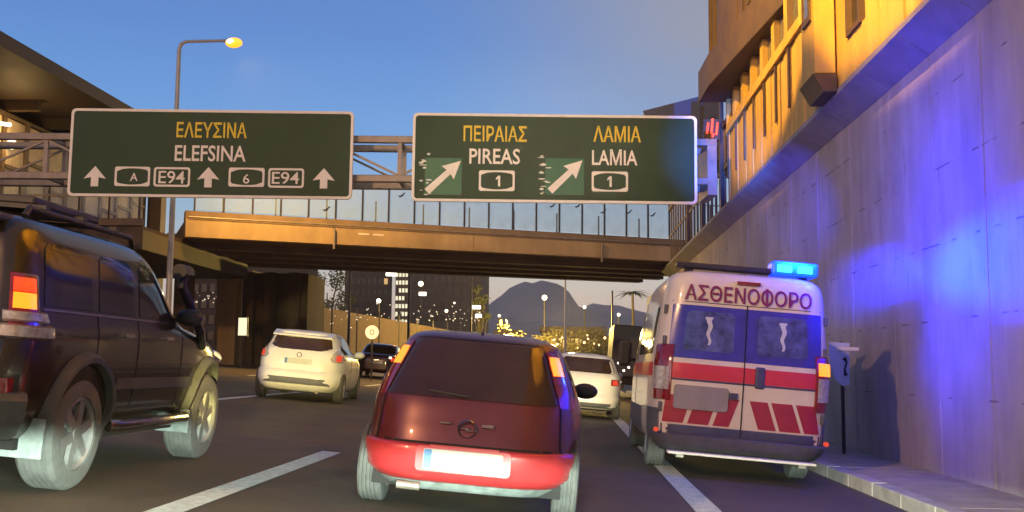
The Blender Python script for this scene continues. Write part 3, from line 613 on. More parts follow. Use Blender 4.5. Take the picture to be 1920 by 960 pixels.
# ================================================================== vehicles
def hermite(z, zs, vs):
    zs = np.asarray(zs, float); vs = np.asarray(vs, float); d = np.diff(vs)/np.diff(zs); m = np.zeros_like(vs)
    m[0], m[-1] = d[0], d[-1]
    for i in range(1, len(vs)-1): m[i] = 0 if d[i-1]*d[i] <= 0 else 2*d[i-1]*d[i]/(d[i-1]+d[i])
    i = int(np.clip(np.searchsorted(zs, z)-1, 0, len(zs)-2)); h = zs[i+1]-zs[i]; t = (min(max(z, zs[0]), zs[-1])-zs[i])/h
    return (2*t**3-3*t*t+1)*vs[i]+(t**3-2*t*t+t)*h*m[i]+(-2*t**3+3*t*t)*vs[i+1]+(t**3-t*t)*h*m[i+1]
class Shell:
    def __init__(s, lev, nr=5, nf=4):
        s.l = np.array(lev, float); s.nr, s.nf = nr, nf; s.z0, s.z1 = s.l[0, 0], s.l[-1, 0]
    def q(s, z): return [float(hermite(z, s.l[:, 0], s.l[:, k])) for k in (1, 2, 3)]
    def pt(s, z, t, off=0):
        yr, yf, W_ = s.q(z); yc, L_ = (yr+yf)/2, (yf-yr)/2; c, sn = math.cos(t), math.sin(t); n = s.nr if sn < 0 else s.nf
        r = (abs(c)**n+abs(sn)**n)**(-1/n); return Vector((c*r*(W_+off), yc+sn*r*(L_+off), z))
    def rear(s, x, z, off=0):
        yr, yf, W_ = s.q(z); yc, L_ = (yr+yf)/2, (yf-yr)/2; u = min(.999, abs(x)/W_); return yc-L_*(1-u**s.nr)**(1/s.nr)-off
    def side(s, y, z, off=0):
        yr, yf, W_ = s.q(z); yc, L_ = (yr+yf)/2, (yf-yr)/2; u = min(.999, abs(y-yc)/L_); n = s.nr if y < yc else s.nf; return W_*(1-u**n)**(1/n)+off
    def mesh(s, name, m, parent, arches=(), nz=44, nt=112):
        mb = MB(); zs = [s.z0+(s.z1-s.z0)*(i/(nz-1)) for i in range(nz)]
        zs = sorted(set(zs+[s.z1-(s.z1-s.z0)*f for f in (.003, .008, .014, .03)]))
        ts = [2*math.pi*(k+.5)/nt for k in range(nt)]; vs = [s.pt(z, t) for z in zs for t in ts]; n = len(zs)
        fs = [(i*nt+k, i*nt+(k+1) % nt, (i+1)*nt+(k+1) % nt, (i+1)*nt+k) for i in range(n-1) for k in range(nt)]
        for (i, z) in ((0, zs[0]), (n-1, zs[-1]+.004)):
            yr, yf, W_ = s.q(z); c = len(vs); vs.append(Vector((0, (yr+yf)/2, z))); fs += [(i*nt+k, i*nt+(k+1) % nt, c) for k in range(nt)]
        mb.add(vs, fs); o = mb.build(name, m, parent, smooth=True, ang=40)
        if arches:
            cut = MB()
            for sd_ in (-1, 1):
                for (y, z, r) in arches:
                    W_ = s.q(z)[2]; cc = MB(); pf = [(0, 1e-3), (0, r), (.55, r), (.55, 1e-3)]
                    cc.lathe(pf, (W_-.27 if sd_ > 0 else -W_-.28, y, z), 36); cut.add(cc.v, cc.f)
            c = cut.build('cut', 'seam'); c.data.materials.clear(); c.data.materials.append(M['seam'])
            md = o.modifiers.new('b', 'BOOLEAN'); md.object = c; md.solver = 'EXACT'; md.operation = 'DIFFERENCE'
            dg = bpy.context.evaluated_depsgraph_get(); dg.update(); me = bpy.data.meshes.new_from_object(o.evaluated_get(dg)); o.modifiers.clear(); old = o.data; o.data = me; me.name = name
            bpy.data.objects.remove(c); bpy.data.meshes.remove(old)
        return o
    def _grid(s, G, H, name, m, parent):
        a, b = len(G), len(G[0]); mb = MB(); vs = [p for r in G for p in r]+[p for r in H for p in r]; k = a*b
        fs = [(i*b+j, i*b+j+1, (i+1)*b+j+1, (i+1)*b+j) for i in range(a-1) for j in range(b-1)]
        edge = [(0, j) for j in range(b)]+[(i, b-1) for i in range(1, a)]+[(a-1, j) for j in range(b-2, -1, -1)]+[(i, 0) for i in range(a-2, 0, -1)]
        id_ = [i*b+j for i, j in edge]; n = len(id_)
        fs += [(id_[i], id_[(i+1) % n], id_[(i+1) % n]+k, id_[i]+k) for i in range(n)]
        # only border vertices of the back row are used; drop the rest
        used = sorted({q for f in fs for q in f}); mp = {q: i for i, q in enumerate(used)}
        mb.add([vs[q] for q in used], [tuple(mp[q] for q in f) for f in fs]); return mb.build(name, m, parent, smooth=True, ang=50)
    @staticmethod
    def dens(rows, n=10):
        zs = [r[0] for r in rows]; o = []
        for a, b in zip(rows[:-1], rows[1:]):
            m_ = max(1, int(abs(b[0]-a[0])/((max(zs)-min(zs))/n)+.5))
            o += [tuple(a[k]+(b[k]-a[k])*i/m_ for k in range(len(a))) for i in range(m_)]
        return o+[rows[-1]]
    def rp(s, name, m, parent, rows, off=.006, nx=14, back=.02):
        rows = s.dens(rows); G = [[Vector((x0+(x1-x0)*j/nx, s.rear(x0+(x1-x0)*j/nx, z, off), z)) for j in range(nx+1)] for z, x0, x1 in rows]
        H = [[p+Vector((0, back, 0)) for p in r] for r in G]; return s._grid(G, H, name, m, parent)
    def sp(s, name, m, parent, sd_, rows, off=.006, ny=14, back=.02):
        rows = s.dens(rows); G = [[Vector((sd_*s.side(y0+(y1-y0)*j/ny, z, off), y0+(y1-y0)*j/ny, z)) for j in range(ny+1)] for z, y0, y1 in rows]
        H = [[p-Vector((sd_*back, 0, 0)) for p in r] for r in G]; return s._grid(G, H, name, m, parent)
    def band(s, name, m, parent, rows, t_half, nt=40, back=.03, mid=-90):
        G = [[s.pt(z, R(mid-t_half+2*t_half*j/nt), off) for j in range(nt+1)] for z, off in rows]
        H = [[p+(Vector((0, s.q(p.z)[0]+1.5, p.z))-p).normalized()*back for p in r] for r in G]; return s._grid(G, H, name, m, parent)
def wheel(parent, x, y, r, w, tyre='rubber', rim='rim', rr=.64, spokes=6):
    sd_ = 1 if x > 0 else -1; g = []
    pw = w/2
    pf = [(-pw, r*rr), (-pw, r*.80), (-pw*.92, r*.94), (-pw*.78, r*.985)]
    for k in range(5):
        c = -pw*.62+k*pw*.31; pf += [(c-pw*.085, r), (c+pw*.085, r)]
        if k < 4: pf += [(c+pw*.11, r-.011), (c+pw*.20, r-.011)]
    pf += [(pw*.78, r*.985), (pw*.92, r*.94), (pw, r*.80), (pw, r*rr), (pw*.6, r*rr*.98), (-pw*.6, r*rr*.98), (-pw, r*rr)]
    mb = MB().lathe(pf, (0, 0, 0), 48); o = mb.build('wheel', tyre, parent, smooth=True, ang=25); o.location = (x, y, r)
    d = MB(); q = r*rr; d.lathe([(sd_*pw*.55, q*.985), (sd_*pw*.9, q*.985), (sd_*pw*.95, q*.93), (sd_*pw*.8, q*.86), (sd_*pw*.42, q*.84), (sd_*pw*.40, .001)], (0, 0, 0), 40)
    for k in range(spokes):
        t = 2*math.pi*k/spokes+.3; u = Vector((0, math.cos(t), math.sin(t))); v = Vector((0, -math.sin(t), math.cos(t)))
        P = [u*.02-v*q*.16, u*.02+v*q*.16, u*q*.92+v*q*.13, u*q*.92-v*q*.13]; a_ = Vector((sd_*pw*.62, 0, 0)); b_ = Vector((sd_*pw*.86, 0, 0))
        d.add([p+a_ for p in P]+[P[0]+b_, P[1]+b_, P[2]+b_*.98, P[3]+b_*.98], [(0, 1, 2, 3), (4, 5, 6, 7), (0, 1, 5, 4), (1, 2, 6, 5), (2, 3, 7, 6), (3, 0, 4, 7)])
    d.lathe([(sd_*pw*.6, q*.22), (sd_*pw*.9, q*.2), (sd_*pw*.92, .001)], (0, 0, 0), 20)
    d.build('rim', rim, o, smooth=True, ang=30); return o
def place(x, y, yaw=0, dz=0, tilt=None):
    return Matrix.Translation((x, y, road_z(x)+dz)) @ Matrix.Rotation(TILT if tilt is None else tilt, 4, 'Y') @ Matrix.Rotation(R(yaw), 4, 'Z')
def plate_part(sh, parent, x0, x1, z0, z1, off, blue=True, m='plate'):
    y = sh.rear((x0+x1)/2, (z0+z1)/2, off)
    p = MB().prism(rrect(x1-x0, z1-z0, .012, 2, (x0+x1)/2, (z0+z1)/2), Matrix.Translation((0, y, 0)), .03).build('license_plate', m, parent)
    if blue: MB().prism(rrect(.05*(x1-x0)/.52, (z1-z0)*.94, .008, 2, x0+.03, (z0+z1)/2), Matrix.Translation((0, y-.004, 0)), .003).build('country_band', 'plateblue', p)
    return p
def mirror(parent, sh, sd_, y, z, m='darkplastic', sc=1.0):
    x = sd_*(sh.side(y, z)+.10*sc)
    mb = MB().ball((x+sd_*.04, y, z), .085*sc, 10, (1.35, .7, .85)); o = mb.build('door_mirror', m, parent, smooth=True)
    MB().bar((sd_*(sh.side(y, z)-.03), y+.02, z-.03), (x, y+.02, z-.03), .05, .035).build('mirror_arm', m, o); return o

# ---------------------------------------------------------------- the small dark red hatchback ahead
car = empty('hatchback_car', 'dark red small hatchback with lit brake lights straight ahead', 'car', place(-.735, 7.45, 0))
sh = Shell([(.20, .12, 3.60, .70), (.26, .05, 3.68, .775), (.34, .01, 3.72, .80), (.46, 0, 3.72, .812), (.56, .02, 3.70, .812), (.66, .055, 3.60, .808), (.78, .10, 3.35, .792), (.87, .15, 3.0, .765),
            (.96, .21, 2.75, .728), (1.08, .30, 2.5, .672), (1.18, .38, 2.3, .622), (1.245, .45, 2.1, .575), (1.28, .55, 1.95, .51), (1.305, .75, 1.8, .40), (1.315, 1.0, 1.6, .22)], 4.4, 3.6)
AR = ((.60, .30, .335), (3.05, .30, .335))
sh.mesh('body', 'red', car, AR)
sh.band('bumper', 'redlit', car, [(.21, -.03), (.24, .012), (.30, .032), (.44, .034), (.475, .03), (.485, .02), (.492, -.01)], 50)
bl = sh.band('bumper_lip', 'mudflap', car, [(.165, -.03), (.19, .0), (.225, .012), (.232, -.02)], 46)
sh.rp('tailgate_gap', 'seam', car, [(.492, -.67, .67), (.507, -.67, .67)], .004)
for sx in (-1, 1):
    sh.rp('tailgate_side_gap', 'seam', car, [(.506, sx*.655-.006, sx*.655+.006), (.83, sx*.635-.006, sx*.635+.006)], .004, 2)
rw = sh.rp('rear_window', 'carglass', car, [(.815, -.60, .60), (.835, -.625, .625), (.88, -.61, .61), (1.16, -.50, .50), (1.22, -.475, .475), (1.236, -.44, .44)], .008, 20)
sh.rp('roof_trim', 'darkred', car, [(1.24, -.47, .47), (1.262, -.46, .46)], .012, 16)
for sx in (-1, 1):
    A = lambda z: .62-(z-.83)*.36
    tl = sh.rp('tail_light', 'lensred', car, [(z, *sorted((sx*(A(z)+.006), sx*(A(z)+.105)))) for z in (.80, .86, .95, 1.04, 1.12, 1.17, 1.20)], .014, 6)
    sh.rp('lit_lens', 'brake', tl, [(z, *sorted((sx*(A(z)+.016+e), sx*(A(z)+.094-e)))) for z, e in ((1.03, .0), (1.06, 0), (1.12, .0), (1.165, .006))], .020, 5)
    sh.sp('side_window', 'carglass2', car, sx, [(.88, .62, 2.55), (.95, .68, 2.42), (1.10, .74, 2.12), (1.17, .82, 1.98)], .006)
    mirror(car, sh, sx, 2.45, .90)
plate_part(sh, car, -.28, .27, .325, .465, .048)
pi = MB().prism(rrect(.66, .17, .03, 3, -.005, .395), Matrix.Translation((0, sh.rear(0, .37, .034)-.004, 0)), .03); pi.build('plate_recess', 'redlit', car)
# round ring emblem with a bolt, chrome strip badges
ye = sh.rear(0, .615, 0)
em = MB().lathe([(-.016, .068), (-.024, .061), (-.016, .054), (-.010, .054), (-.010, .068), (-.016, .068)], (0, ye, .612), 30, 'Y').build('emblem', 'chrome', car, smooth=True)
MB().prism([(-.062, .006), (.012, .012), (.004, -.002), (.062, -.006), (-.012, -.014), (-.002, .0)], Matrix.Translation((0, ye-.024, .612)), .012).build('bolt', 'chrome', em)
MB().span((.10, ye-.012, .635), (.185, ye+.01, .655)).build('badge', 'chrome', car)
MB().span((-.19, ye-.008, .64), (-.12, ye+.01, .652)).build('badge', 'chrome', car)
MB().span((-.24, sh.rear(0, .49, .04), .474), (.24, sh.rear(0, .49, 0), .494)).build('plate_lamp_bar', 'redlit', car)
wb = MB().bar((-.02, sh.rear(0, .83, .02), .835), (-.30, sh.rear(.3, .87, .02), .858), .012, .012).build('wiper', 'darkplastic', car)
MB().tube([(0, .60, 1.29), (0, .72, 1.345)], [.012, .005], 6).build('antenna', 'darkplastic', car)
MB().tube([(-.46, .05, .195), (-.30, .06, .19)], .028).build('exhaust', 'steel', car)
MB().span((-.68, .3, .16), (.68, 3.4, .26)).build('underbody', 'seam', car)
MB().bar((-.7, .6, .27), (.7, .6, .27), .09, .07).build('rear_axle', 'seam', car)
for x in (-.71, .71):
    for y in (.60, 3.05): wheel(car, x, y, .29, .19, 'rubberlit' if y < 1 else 'rubber')

# ---------------------------------------------------------------- ambulance
amb = empty('ambulance', 'white ambulance van with red chevrons and a blue flashing light', 'ambulance', place(1.945, 12.45, 0) @ Matrix.Diagonal((1.035, 1, 1.05, 1)))
sh = Shell([(.30, .06, 5.05, .90), (.36, .02, 5.2, .955), (.50, 0, 5.3, .985), (.9, 0, 5.3, 1.0), (1.1, 0, 5.15, 1.0), (1.3, .02, 4.75, .992), (1.6, .045, 4.45, .965), (1.85, .065, 4.2, .935), (2.05, .085, 3.95, .905), (2.16, .11, 3.8, .87), (2.22, .16, 3.7, .82), (2.26, .26, 3.55, .70), (2.275, .5, 3.3, .5)], 11, 4)
AA = ((1.05, .36, .41), (4.25, .36, .41))
sh.mesh('body', 'cream', amb, AA, 50, 160)
sh.rp('window_film', 'vinylblue', amb, [(1.27, -.845, .845), (1.29, -.85, .85), (1.84, -.825, .825), (1.86, -.82, .82)], .006, 20)
for sx in (-1, 1):
    g = sh.rp('rear_window', 'clearpane', amb, [(1.36, *sorted((sx*.16, sx*.66))), (1.39, *sorted((sx*.13, sx*.69))), (1.76, *sorted((sx*.13, sx*.665))), (1.80, *sorted((sx*.16, sx*.62)))], .011, 8)
    # rod with coiling snake
    P = []
    for i in range(41):
        f = i/40; z = 1.43+.31*f; P.append((.013+.018*f+(.012 if f > .9 else 0), z, .013*math.sin(f*12)*(1-.3*f)))
    cx = sx*.41
    ms = MB()
    for (r0, z0_, x0_), (r1, z1_, x1_) in zip(P[:-1], P[1:]):
        ms.add([(cx+x0_-r0, sh.rear(cx, z0_, .016), z0_), (cx+x0_+r0, sh.rear(cx, z0_, .016), z0_), (cx+x1_+r1, sh.rear(cx, z1_, .016), z1_), (cx+x1_-r1, sh.rear(cx, z1_, .016), z1_)], [(0, 1, 2, 3)])
    ms.build('staff_emblem', 'staff', g)
sh.rp('pale_stripe', 'chevwhite', amb, [(1.215, -.86, .86), (1.262, -.86, .86)], .005, 18)
sh.rp('red_stripe', 'redstripe', amb, [(1.045, -.865, .865), (1.213, -.862, .862)], .007, 18)
sh.rp('stripe_edge', 'lowblue', amb, [(1.022, -.865, .865), (1.043, -.865, .865)], .006, 18)
def slash(x0b, x1b, x0t, x1t, zb, zt, m, nm='chevron'): return sh.rp(nm, m, amb, [(zb, x0b, x1b), (zt, x0t, x1t)], .007, 4)
sh.rp('lower_panel', 'lowblue', amb, [(.31, -.87, .87), (.54, -.875, .875)], .006, 18)
ch = [(-.86, -.62, -.80, -.56), (-.575, -.36, -.515, -.30), (-.315, -.10, -.255, .0)]
slash(-.865, -.64, -.84, -.56, .56, .86, 'chev'); slash(-.59, -.36, -.50, -.27, .56, .86, 'chev'); slash(-.31, -.135, -.22, -.035, .56, .86, 'chev')
slash(.19, .385, .08, .275, .56, .86, 'chev'); slash(.425, .655, .315, .545, .56, .86, 'chev'); slash(.695, .865, .585, .80, .56, .86, 'chev')
sh.rp('door_gap', 'seam', amb, [(.33, -.006, .006), (1.895, -.006, .006)], .012, 2)
sh.rp('door_gap', 'seam', amb, [(1.892, -.83, .83), (1.90, -.83, .83)], .003, 12)
MB().span((.12, sh.rear(.2, 1.1, .035), 1.0), (.225, sh.rear(.2, 1.1, 0), 1.235)).build('door_handle', 'lowblue', amb, bevel=.02)
for sx in (-1, 1):
    for zz in (.72, 1.45, 1.80): MB().span((sx*.895-.02, sh.rear(.88, zz, .03), zz-.05), (sx*.895+.02, sh.rear(.88, zz, -.03), zz+.05)).build('hinge', 'greyplastic', amb, bevel=.008)
p = MB().prism(rrect(.60, .26, .03, 3, -.46, .845), Matrix.Translation((0, -.03, 0)), .03).build('license_plate', 'plategrey', amb)
MB().span((-.15, -.04, .86), (-.06, .0, .93)).build('lock_box', 'lowblue', amb)
text_fit('lettering', 'ΑΣΘΕΝΟΟΟΡΟ', -.705, .705, 1.915, 2.095, 0, 'lettering', amb, .012, .008, lambda x, z: sh.rear(x, z, .016))
def wid(t): return max(v.co.x for v in text_mesh(t, .012).vertices)
px_ = -.705+1.41*(wid('ΑΣΘΕΝΟ')+wid('ΑΣΘΕΝΟΟ'))/2/wid('ΑΣΘΕΝΟΟΟΡΟ')+.006   # the upright that makes the phi
MB().add([(px_+dx, sh.rear(px_, z, o_), z) for o_ in (.016, .025) for dx, z in ((-.013, 1.905), (.013, 1.905), (.013, 2.105), (-.013, 2.105))], [(0, 1, 2, 3), (4, 5, 6, 7), (0, 1, 5, 4), (1, 2, 6, 5), (2, 3, 7, 6), (3, 0, 4, 7)]).build('letter_upright', 'lettering', amb)
for sx in (-1, 1):
    md_ = -47.5 if sx > 0 else -132.5
    t = sh.band('tail_light', 'lensred', amb, [(.79, 0), (.80, .02), (1.2, .022), (1.39, .018), (1.41, 0)], 4.2, 12, .05, md_)
    sh.band('clear_lens', 'lenswhite', t, [(.90, .01), (.91, .03), (1.16, .032), (1.17, .01)], 3.5, 10, .02, md_)
    if sx > 0: sh.band('lit_lens', 'brake', t, [(1.19, .01), (1.20, .032), (1.33, .03), (1.34, .01)], 3.5, 10, .02, md_)
    MB().lathe([(-.06, .001), (-.06, .026), (.0, .026)], (sx*.93, .0, .47), 16, 'Y').build('reflector', 'brakedim', amb)  # reflector is no lamp; its added glow stands for returned light
    sh.sp('lower_cladding', 'greyplastic', amb, sx, [(.36, .1, .62), (.70, .1, .60)], .012); sh.sp('lower_cladding', 'greyplastic', amb, sx, [(.36, 1.5, 3.8), (.66, 1.5, 3.8)], .012)
    sh.sp('side_window', 'carglass2', amb, sx, [(1.30, .55, 2.6), (1.34, .5, 2.65), (1.80, .5, 2.62), (1.84, .55, 2.55)], .006)
    sh.sp('door_window', 'carglass2', amb, sx, [(1.25, 3.0, 4.35), (1.5, 3.0, 4.2), (1.86, 3.0, 3.75)], .006)
    sh.sp('door_seam', 'seam', amb, sx, [(.5, 2.8, 2.812), (2.0, 2.8, 2.812)], .004, 1); sh.sp('red_stripe', 'redstripe', amb, sx, [(1.045, .05, 4.7), (1.2, .05, 4.6)], .005)
    mo = MB().span((sx*1.02, 4.2, 1.15), (sx*1.2, 4.32, 1.52)).build('door_mirror', 'darkplastic', amb, bevel=.04); MB().bar((sx*.93, 4.3, 1.25), (sx*1.03, 4.26, 1.25), .05, .05).build('mirror_arm', 'darkplastic', mo)
sh.band('bumper', 'greyplastic', amb, [(.25, -.02), (.28, .03), (.36, .05), (.42, .05), (.44, .0)], 46)
MB().span((-.80, -.22, .235), (.80, -.04, .262)).build('rear_step', 'chevwhite', amb, bevel=.01)
for sx in (-1, 1): MB().span((sx*.62, -.16, .20), (sx*.70, .4, .233)).build('step_bracket', 'steel', amb)
MB().span((-.13, .06, 2.13), (.13, .14, 2.165)).build('top_brake_lamp', 'lensred', amb)
MB().span((-.85, .3, .26), (.85, 4.9, .38)).build('underbody', 'seam', amb)
for x in (-.84, .84):
    for y in (1.05, 4.25): wheel(amb, x, y, .35, .22, 'rubberlit' if y < 2 else 'rubber')
bar = MB().span((-.80, .30, 2.30), (.80, .54, 2.36)).build('light_bar', 'darkplastic', amb, bevel=.015)
MB().span((-.7, .36, 2.262), (-.6, .48, 2.299)).span((.6, .36, 2.262), (.7, .48, 2.299)).build('bar_foot', 'darkplastic', bar)
bl = MB().span((.28, .26, 2.29), (.80, .58, 2.45)).build('beacon', 'beacon', bar, bevel=.03)
for x in (.42, .65): MB().span((x-.085, .245, 2.325), (x+.085, .258, 2.41)).build('beacon_led', 'beaconcore', bar, bevel=.004)
AP = place(1.945, 12.45) @ Vector((.57, .20, 2.70))
lamp('beacon_light', AP+Vector((.35, -.2, -.05)), 90, (.01, .03, 1), .12)
lamp('beacon_beam', AP+Vector((-.3, -.3, -.1)), 8000, (.0, .012, 1), .10, 'SPOT', (4.5, 11.7, 2.3), 34, 1, (5.5, 1, 1))
lamp('beacon_beam', AP+Vector((-.3, -.3, -.1)), 11000, (.0, .012, 1), .10, 'SPOT', (4.5, 15.2, 2.3), 20, 1, (2.6, 1, 1))
lamp('beacon_beam', AP+Vector((-.3, -.3, 0)), 800, (.0, .010, 1), .10, 'SPOT', (4.5, 13.2, 2.75), 150, 1)
lamp('beacon_beam', AP+Vector((.1, .3, .1)), 7000, (.0, .012, 1), .08, 'SPOT', (4.2, 21.0, 4.3), 22, 1)
lamp('beacon_beam', AP+Vector((.0, .3, .1)), 26000, (.03, .16, 1), .08, 'SPOT', (3.6, 26, 6.5), 13, 1)

# ---------------------------------------------------------------- black off-road car at left
suv = empty('offroad_car', 'black off-road car with roof rack and snorkel at the left edge', 'car', place(-4.21, 6.16, 0))
sh = Shell([(.36, .10, 4.0, .80), (.44, .03, 4.1, .86), (.60, 0, 4.15, .90), (.85, .0, 4.12, .915), (1.02, .02, 3.95, .912), (1.10, .03, 3.55, .90), (1.16, .04, 3.15, .885), (1.26, .06, 2.95, .865), (1.45, .10, 2.72, .825), (1.60, .14, 2.52, .785), (1.70, .20, 2.32, .735), (1.745, .30, 2.15, .66), (1.77, .5, 1.95, .5), (1.78, .8, 1.7, .3)], 14, 5)
SA = ((.92, .40, .46), (3.45, .40, .46))
sh.mesh('body', 'black', suv, SA, 50, 140)
sh.band('bumper', 'blackbump', suv, [(.36, -.01), (.40, .05), (.50, .07), (.62, .07), (.66, .04), (.67, 0)], 47)
sh.rp('rear_window', 'carglass', suv, [(1.18, -.68, .68), (1.22, -.70, .70), (1.58, -.62, .62), (1.62, -.58, .58)], .008)
for sx in (-1, 1):
    md_ = -44.8 if sx > 0 else -135.2
    t = sh.band('tail_light', 'lensred', suv, [(.98, 0), (.99, .02), (1.16, .022), (1.37, .018), (1.385, 0)], 3.5, 12, .04, md_)
    sh.band('lit_lens', 'brake', t, [(1.165, .01), (1.17, .028), (1.262, .028), (1.266, .01)], 2.7, 10, .02, md_); sh.band('lit_lens', 'brakered', t, [(1.268, .01), (1.272, .026), (1.35, .024), (1.36, .01)], 2.7, 10, .02, md_)
    sh.band('clear_lens', 'lenswhite', t, [(.985, .01), (1.0, .045), (1.06, .05), (1.075, .01)], 5.5, 12, .03, md_); sh.band('clear_lens', 'lenswhite', t, [(1.083, .01), (1.10, .036), (1.145, .036), (1.155, .01)], 5, 12, .03, md_)
    sh.rp('rear_reflector', 'lensred', suv, [(.66, *sorted((sx*.66, sx*.86))), (.75, *sorted((sx*.66, sx*.86)))], .075, 6, .09)
    for (a, b) in ((.32, 1.02), (1.10, 1.72), (1.80, 2.62)):
        cut = .36 if b > 2 else .04
        sh.sp('side_window', 'carglass2', suv, sx, [(1.20, a, b), (1.24, a-.0, b-.03), (1.56, a+.06, b-cut+.02), (1.60, a+.12, b-cut-.06)], .006)
    sh.sp('window_trim', 'chrome', suv, sx, [(1.168, .3, 2.7), (1.182, .3, 2.68)], .008)
    for yy in (1.06, 1.76, 2.68): sh.sp('door_gap', 'seam', suv, sx, [(.5, yy, yy+.01), (1.19, yy, yy+.01)], .003, 1)
    for yy in (1.55, 2.35): sh.sp('door_handle', 'chrome', suv, sx, [(1.04, yy-.09, yy+.06), (1.065, yy-.09, yy+.06)], .03, 4, .03)
    sh.sp('side_moulding', 'blackbump', suv, sx, [(.66, 1.4, 2.95), (.74, 1.4, 2.95)], .022)
    for (yw, zw, r) in SA:
        fl = MB(); n = 22; V_ = []
        for k in range(n+1):
            a_ = R(-12+204*k/n); cy, sz = math.cos(a_), math.sin(a_)
            def q(rr, o_): 
                y_, z_ = yw+rr*cy, max(.37, zw+rr*sz); return Vector((sx*(sh.side(min(max(y_, .06), 3.98), z_)+o_), y_, zw+rr*sz))
            V_.append([q(r*.985, .0), q(r*.985, .055), q(r*1.06, .06), q(r*1.14, .012), q(r*1.15, -.02)])
        vs = [p for r_ in V_ for p in r_]; fl.add(vs, [(i*5+j, i*5+j+1, (i+1)*5+j+1, (i+1)*5+j) for i in range(n) for j in range(4)])
        fl.build('wheel_arch', 'blackbump', suv, smooth=True)
    MB().span((sx*.62, .36, .25), (sx*.95, .385, .50)).build('mudflap', 'mudflap', suv, bevel=.008); MB().span((sx*.66, 2.93, .26), (sx*.95, 2.955, .46)).build('mudflap', 'mudflap', suv, bevel=.008)
    MB().tube([(sx*.90, 1.42, .40), (sx*.95, 1.5, .40), (sx*.95, 2.8, .40), (sx*.9, 2.88, .40)], .045).build('side_step', 'chrome', suv, smooth=True)
    mirror(suv, sh, sx, 2.66, 1.24, 'darkplastic', 1.0)
    rb = MB().tube([(sx*.60, .45, 1.76), (sx*.60, .5, 1.82), (sx*.60, 2.1, 1.82), (sx*.58, 2.2, 1.76)], .022).build('roof_rail', 'darkplastic', suv)
for yy in (.7, 1.25, 1.8): MB().bar((-.62, yy, 1.85), (.62, yy, 1.85), .06, .03).build('rack_bar', 'darkplastic', suv)
MB().span((-.5, .75, 1.866), (.5, 1.75, 1.93)).build('rack_basket', 'darkplastic', suv, bevel=.02)
MB().span((-.66, .08, 1.70), (.62, .30, 1.745)).build('rear_spoiler', 'blackbump', suv, bevel=.015)
MB().span((-.60, .02, 1.695), (.58, .076, 1.735)).build('spoiler_strip', 'chevwhite', suv, bevel=.01)
sn = MB(); sn.tube([(.895, 3.2, 1.0), (.92, 3.05, 1.14), (.87, 2.84, 1.36), (.84, 2.70, 1.50), (.84, 2.70, 1.60)], .040, 10); sn.build('snorkel', 'darkplastic', suv, smooth=True)
MB().tube([(.84, 2.60, 1.62), (.84, 2.80, 1.62)], .062, 12).build('snorkel_head', 'darkplastic', suv)
MB().lathe([(-.05, .001), (-.05, .30), (.0, .36), (.14, .36), (.18, .30), (.18, .001)], (-.15, -.2, .95), 40, 'Y').build('spare_wheel_cover', 'black', suv, smooth=True)
plate_part(sh, suv, .25, .62, .78, .90, .02, True)
MB().span((-.8, .3, .3), (.8, 3.9, .42)).build('underbody', 'seam', suv)
for x in (-.79, .79):
    for y in (.92, 3.45): wheel(suv, x, y, .375, .27, 'rubberlit', 'rim', .66)
hl = MB(); sh_ = sh
for sx in (-1, 1):
    MB().ball((sx*.72, 3.93, .90), .11, 8, (1.2, .8, .7)).build('headlight', 'lenswhite', suv, smooth=True)

# ---------------------------------------------------------------- white small hatchback at left lane
mic = empty('hatchback_car', 'white rounded hatchback with pale headlit tail beside the black off-road car', 'car', place(-5.28, 20.6, 4.5, tilt=R(5.0)))
sh = Shell([(.20, .15, 3.8, .76), (.27, .05, 3.9, .83), (.40, 0, 3.95, .865), (.60, .02, 3.93, .88), (.72, .03, 3.85, .885), (.84, .06, 3.5, .875), (.93, .10, 3.1, .85), (1.0, .14, 2.85, .80), (1.06, .20, 2.7, .745), (1.18, .28, 2.5, .69), (1.28, .30, 2.3, .64), (1.34, .32, 2.1, .58), (1.375, .45, 1.95, .48), (1.395, .7, 1.7, .28)], 4.6, 4)
sh.mesh('body', 'white', mic, ((.66, .31, .36), (3.15, .31, .36)))
sh.band('bumper', 'white', mic, [(.23, -.02), (.27, .02), (.40, .035), (.55, .03), (.60, .01), (.605, -.01)], 48)
sh.rp('bumper_insert', 'greyplastic', mic, [(.335, -.66, .66), (.36, -.64, .64), (.46, -.54, .54)], .042, 14)
sh.rp('rear_window', 'carglass', mic, [(1.0, -.40, .40), (1.03, -.52, .52), (1.07, -.60, .60), (1.2, -.565, .565), (1.245, -.54, .54)], .008, 16)
MB().add([(x, y, z) for x, y, z in ((-.58, .22, 1.285), (.58, .22, 1.285), (.60, .6, 1.375), (-.60, .6, 1.375), (-.58, .22, 1.25), (.58, .22, 1.25), (.6, .6, 1.30), (-.6, .6, 1.30))], [(0, 1, 2, 3), (4, 5, 6, 7), (0, 1, 5, 4), (1, 2, 6, 5), (2, 3, 7, 6), (3, 0, 4, 7)]).build('spoiler', 'white', mic, bevel=.012)
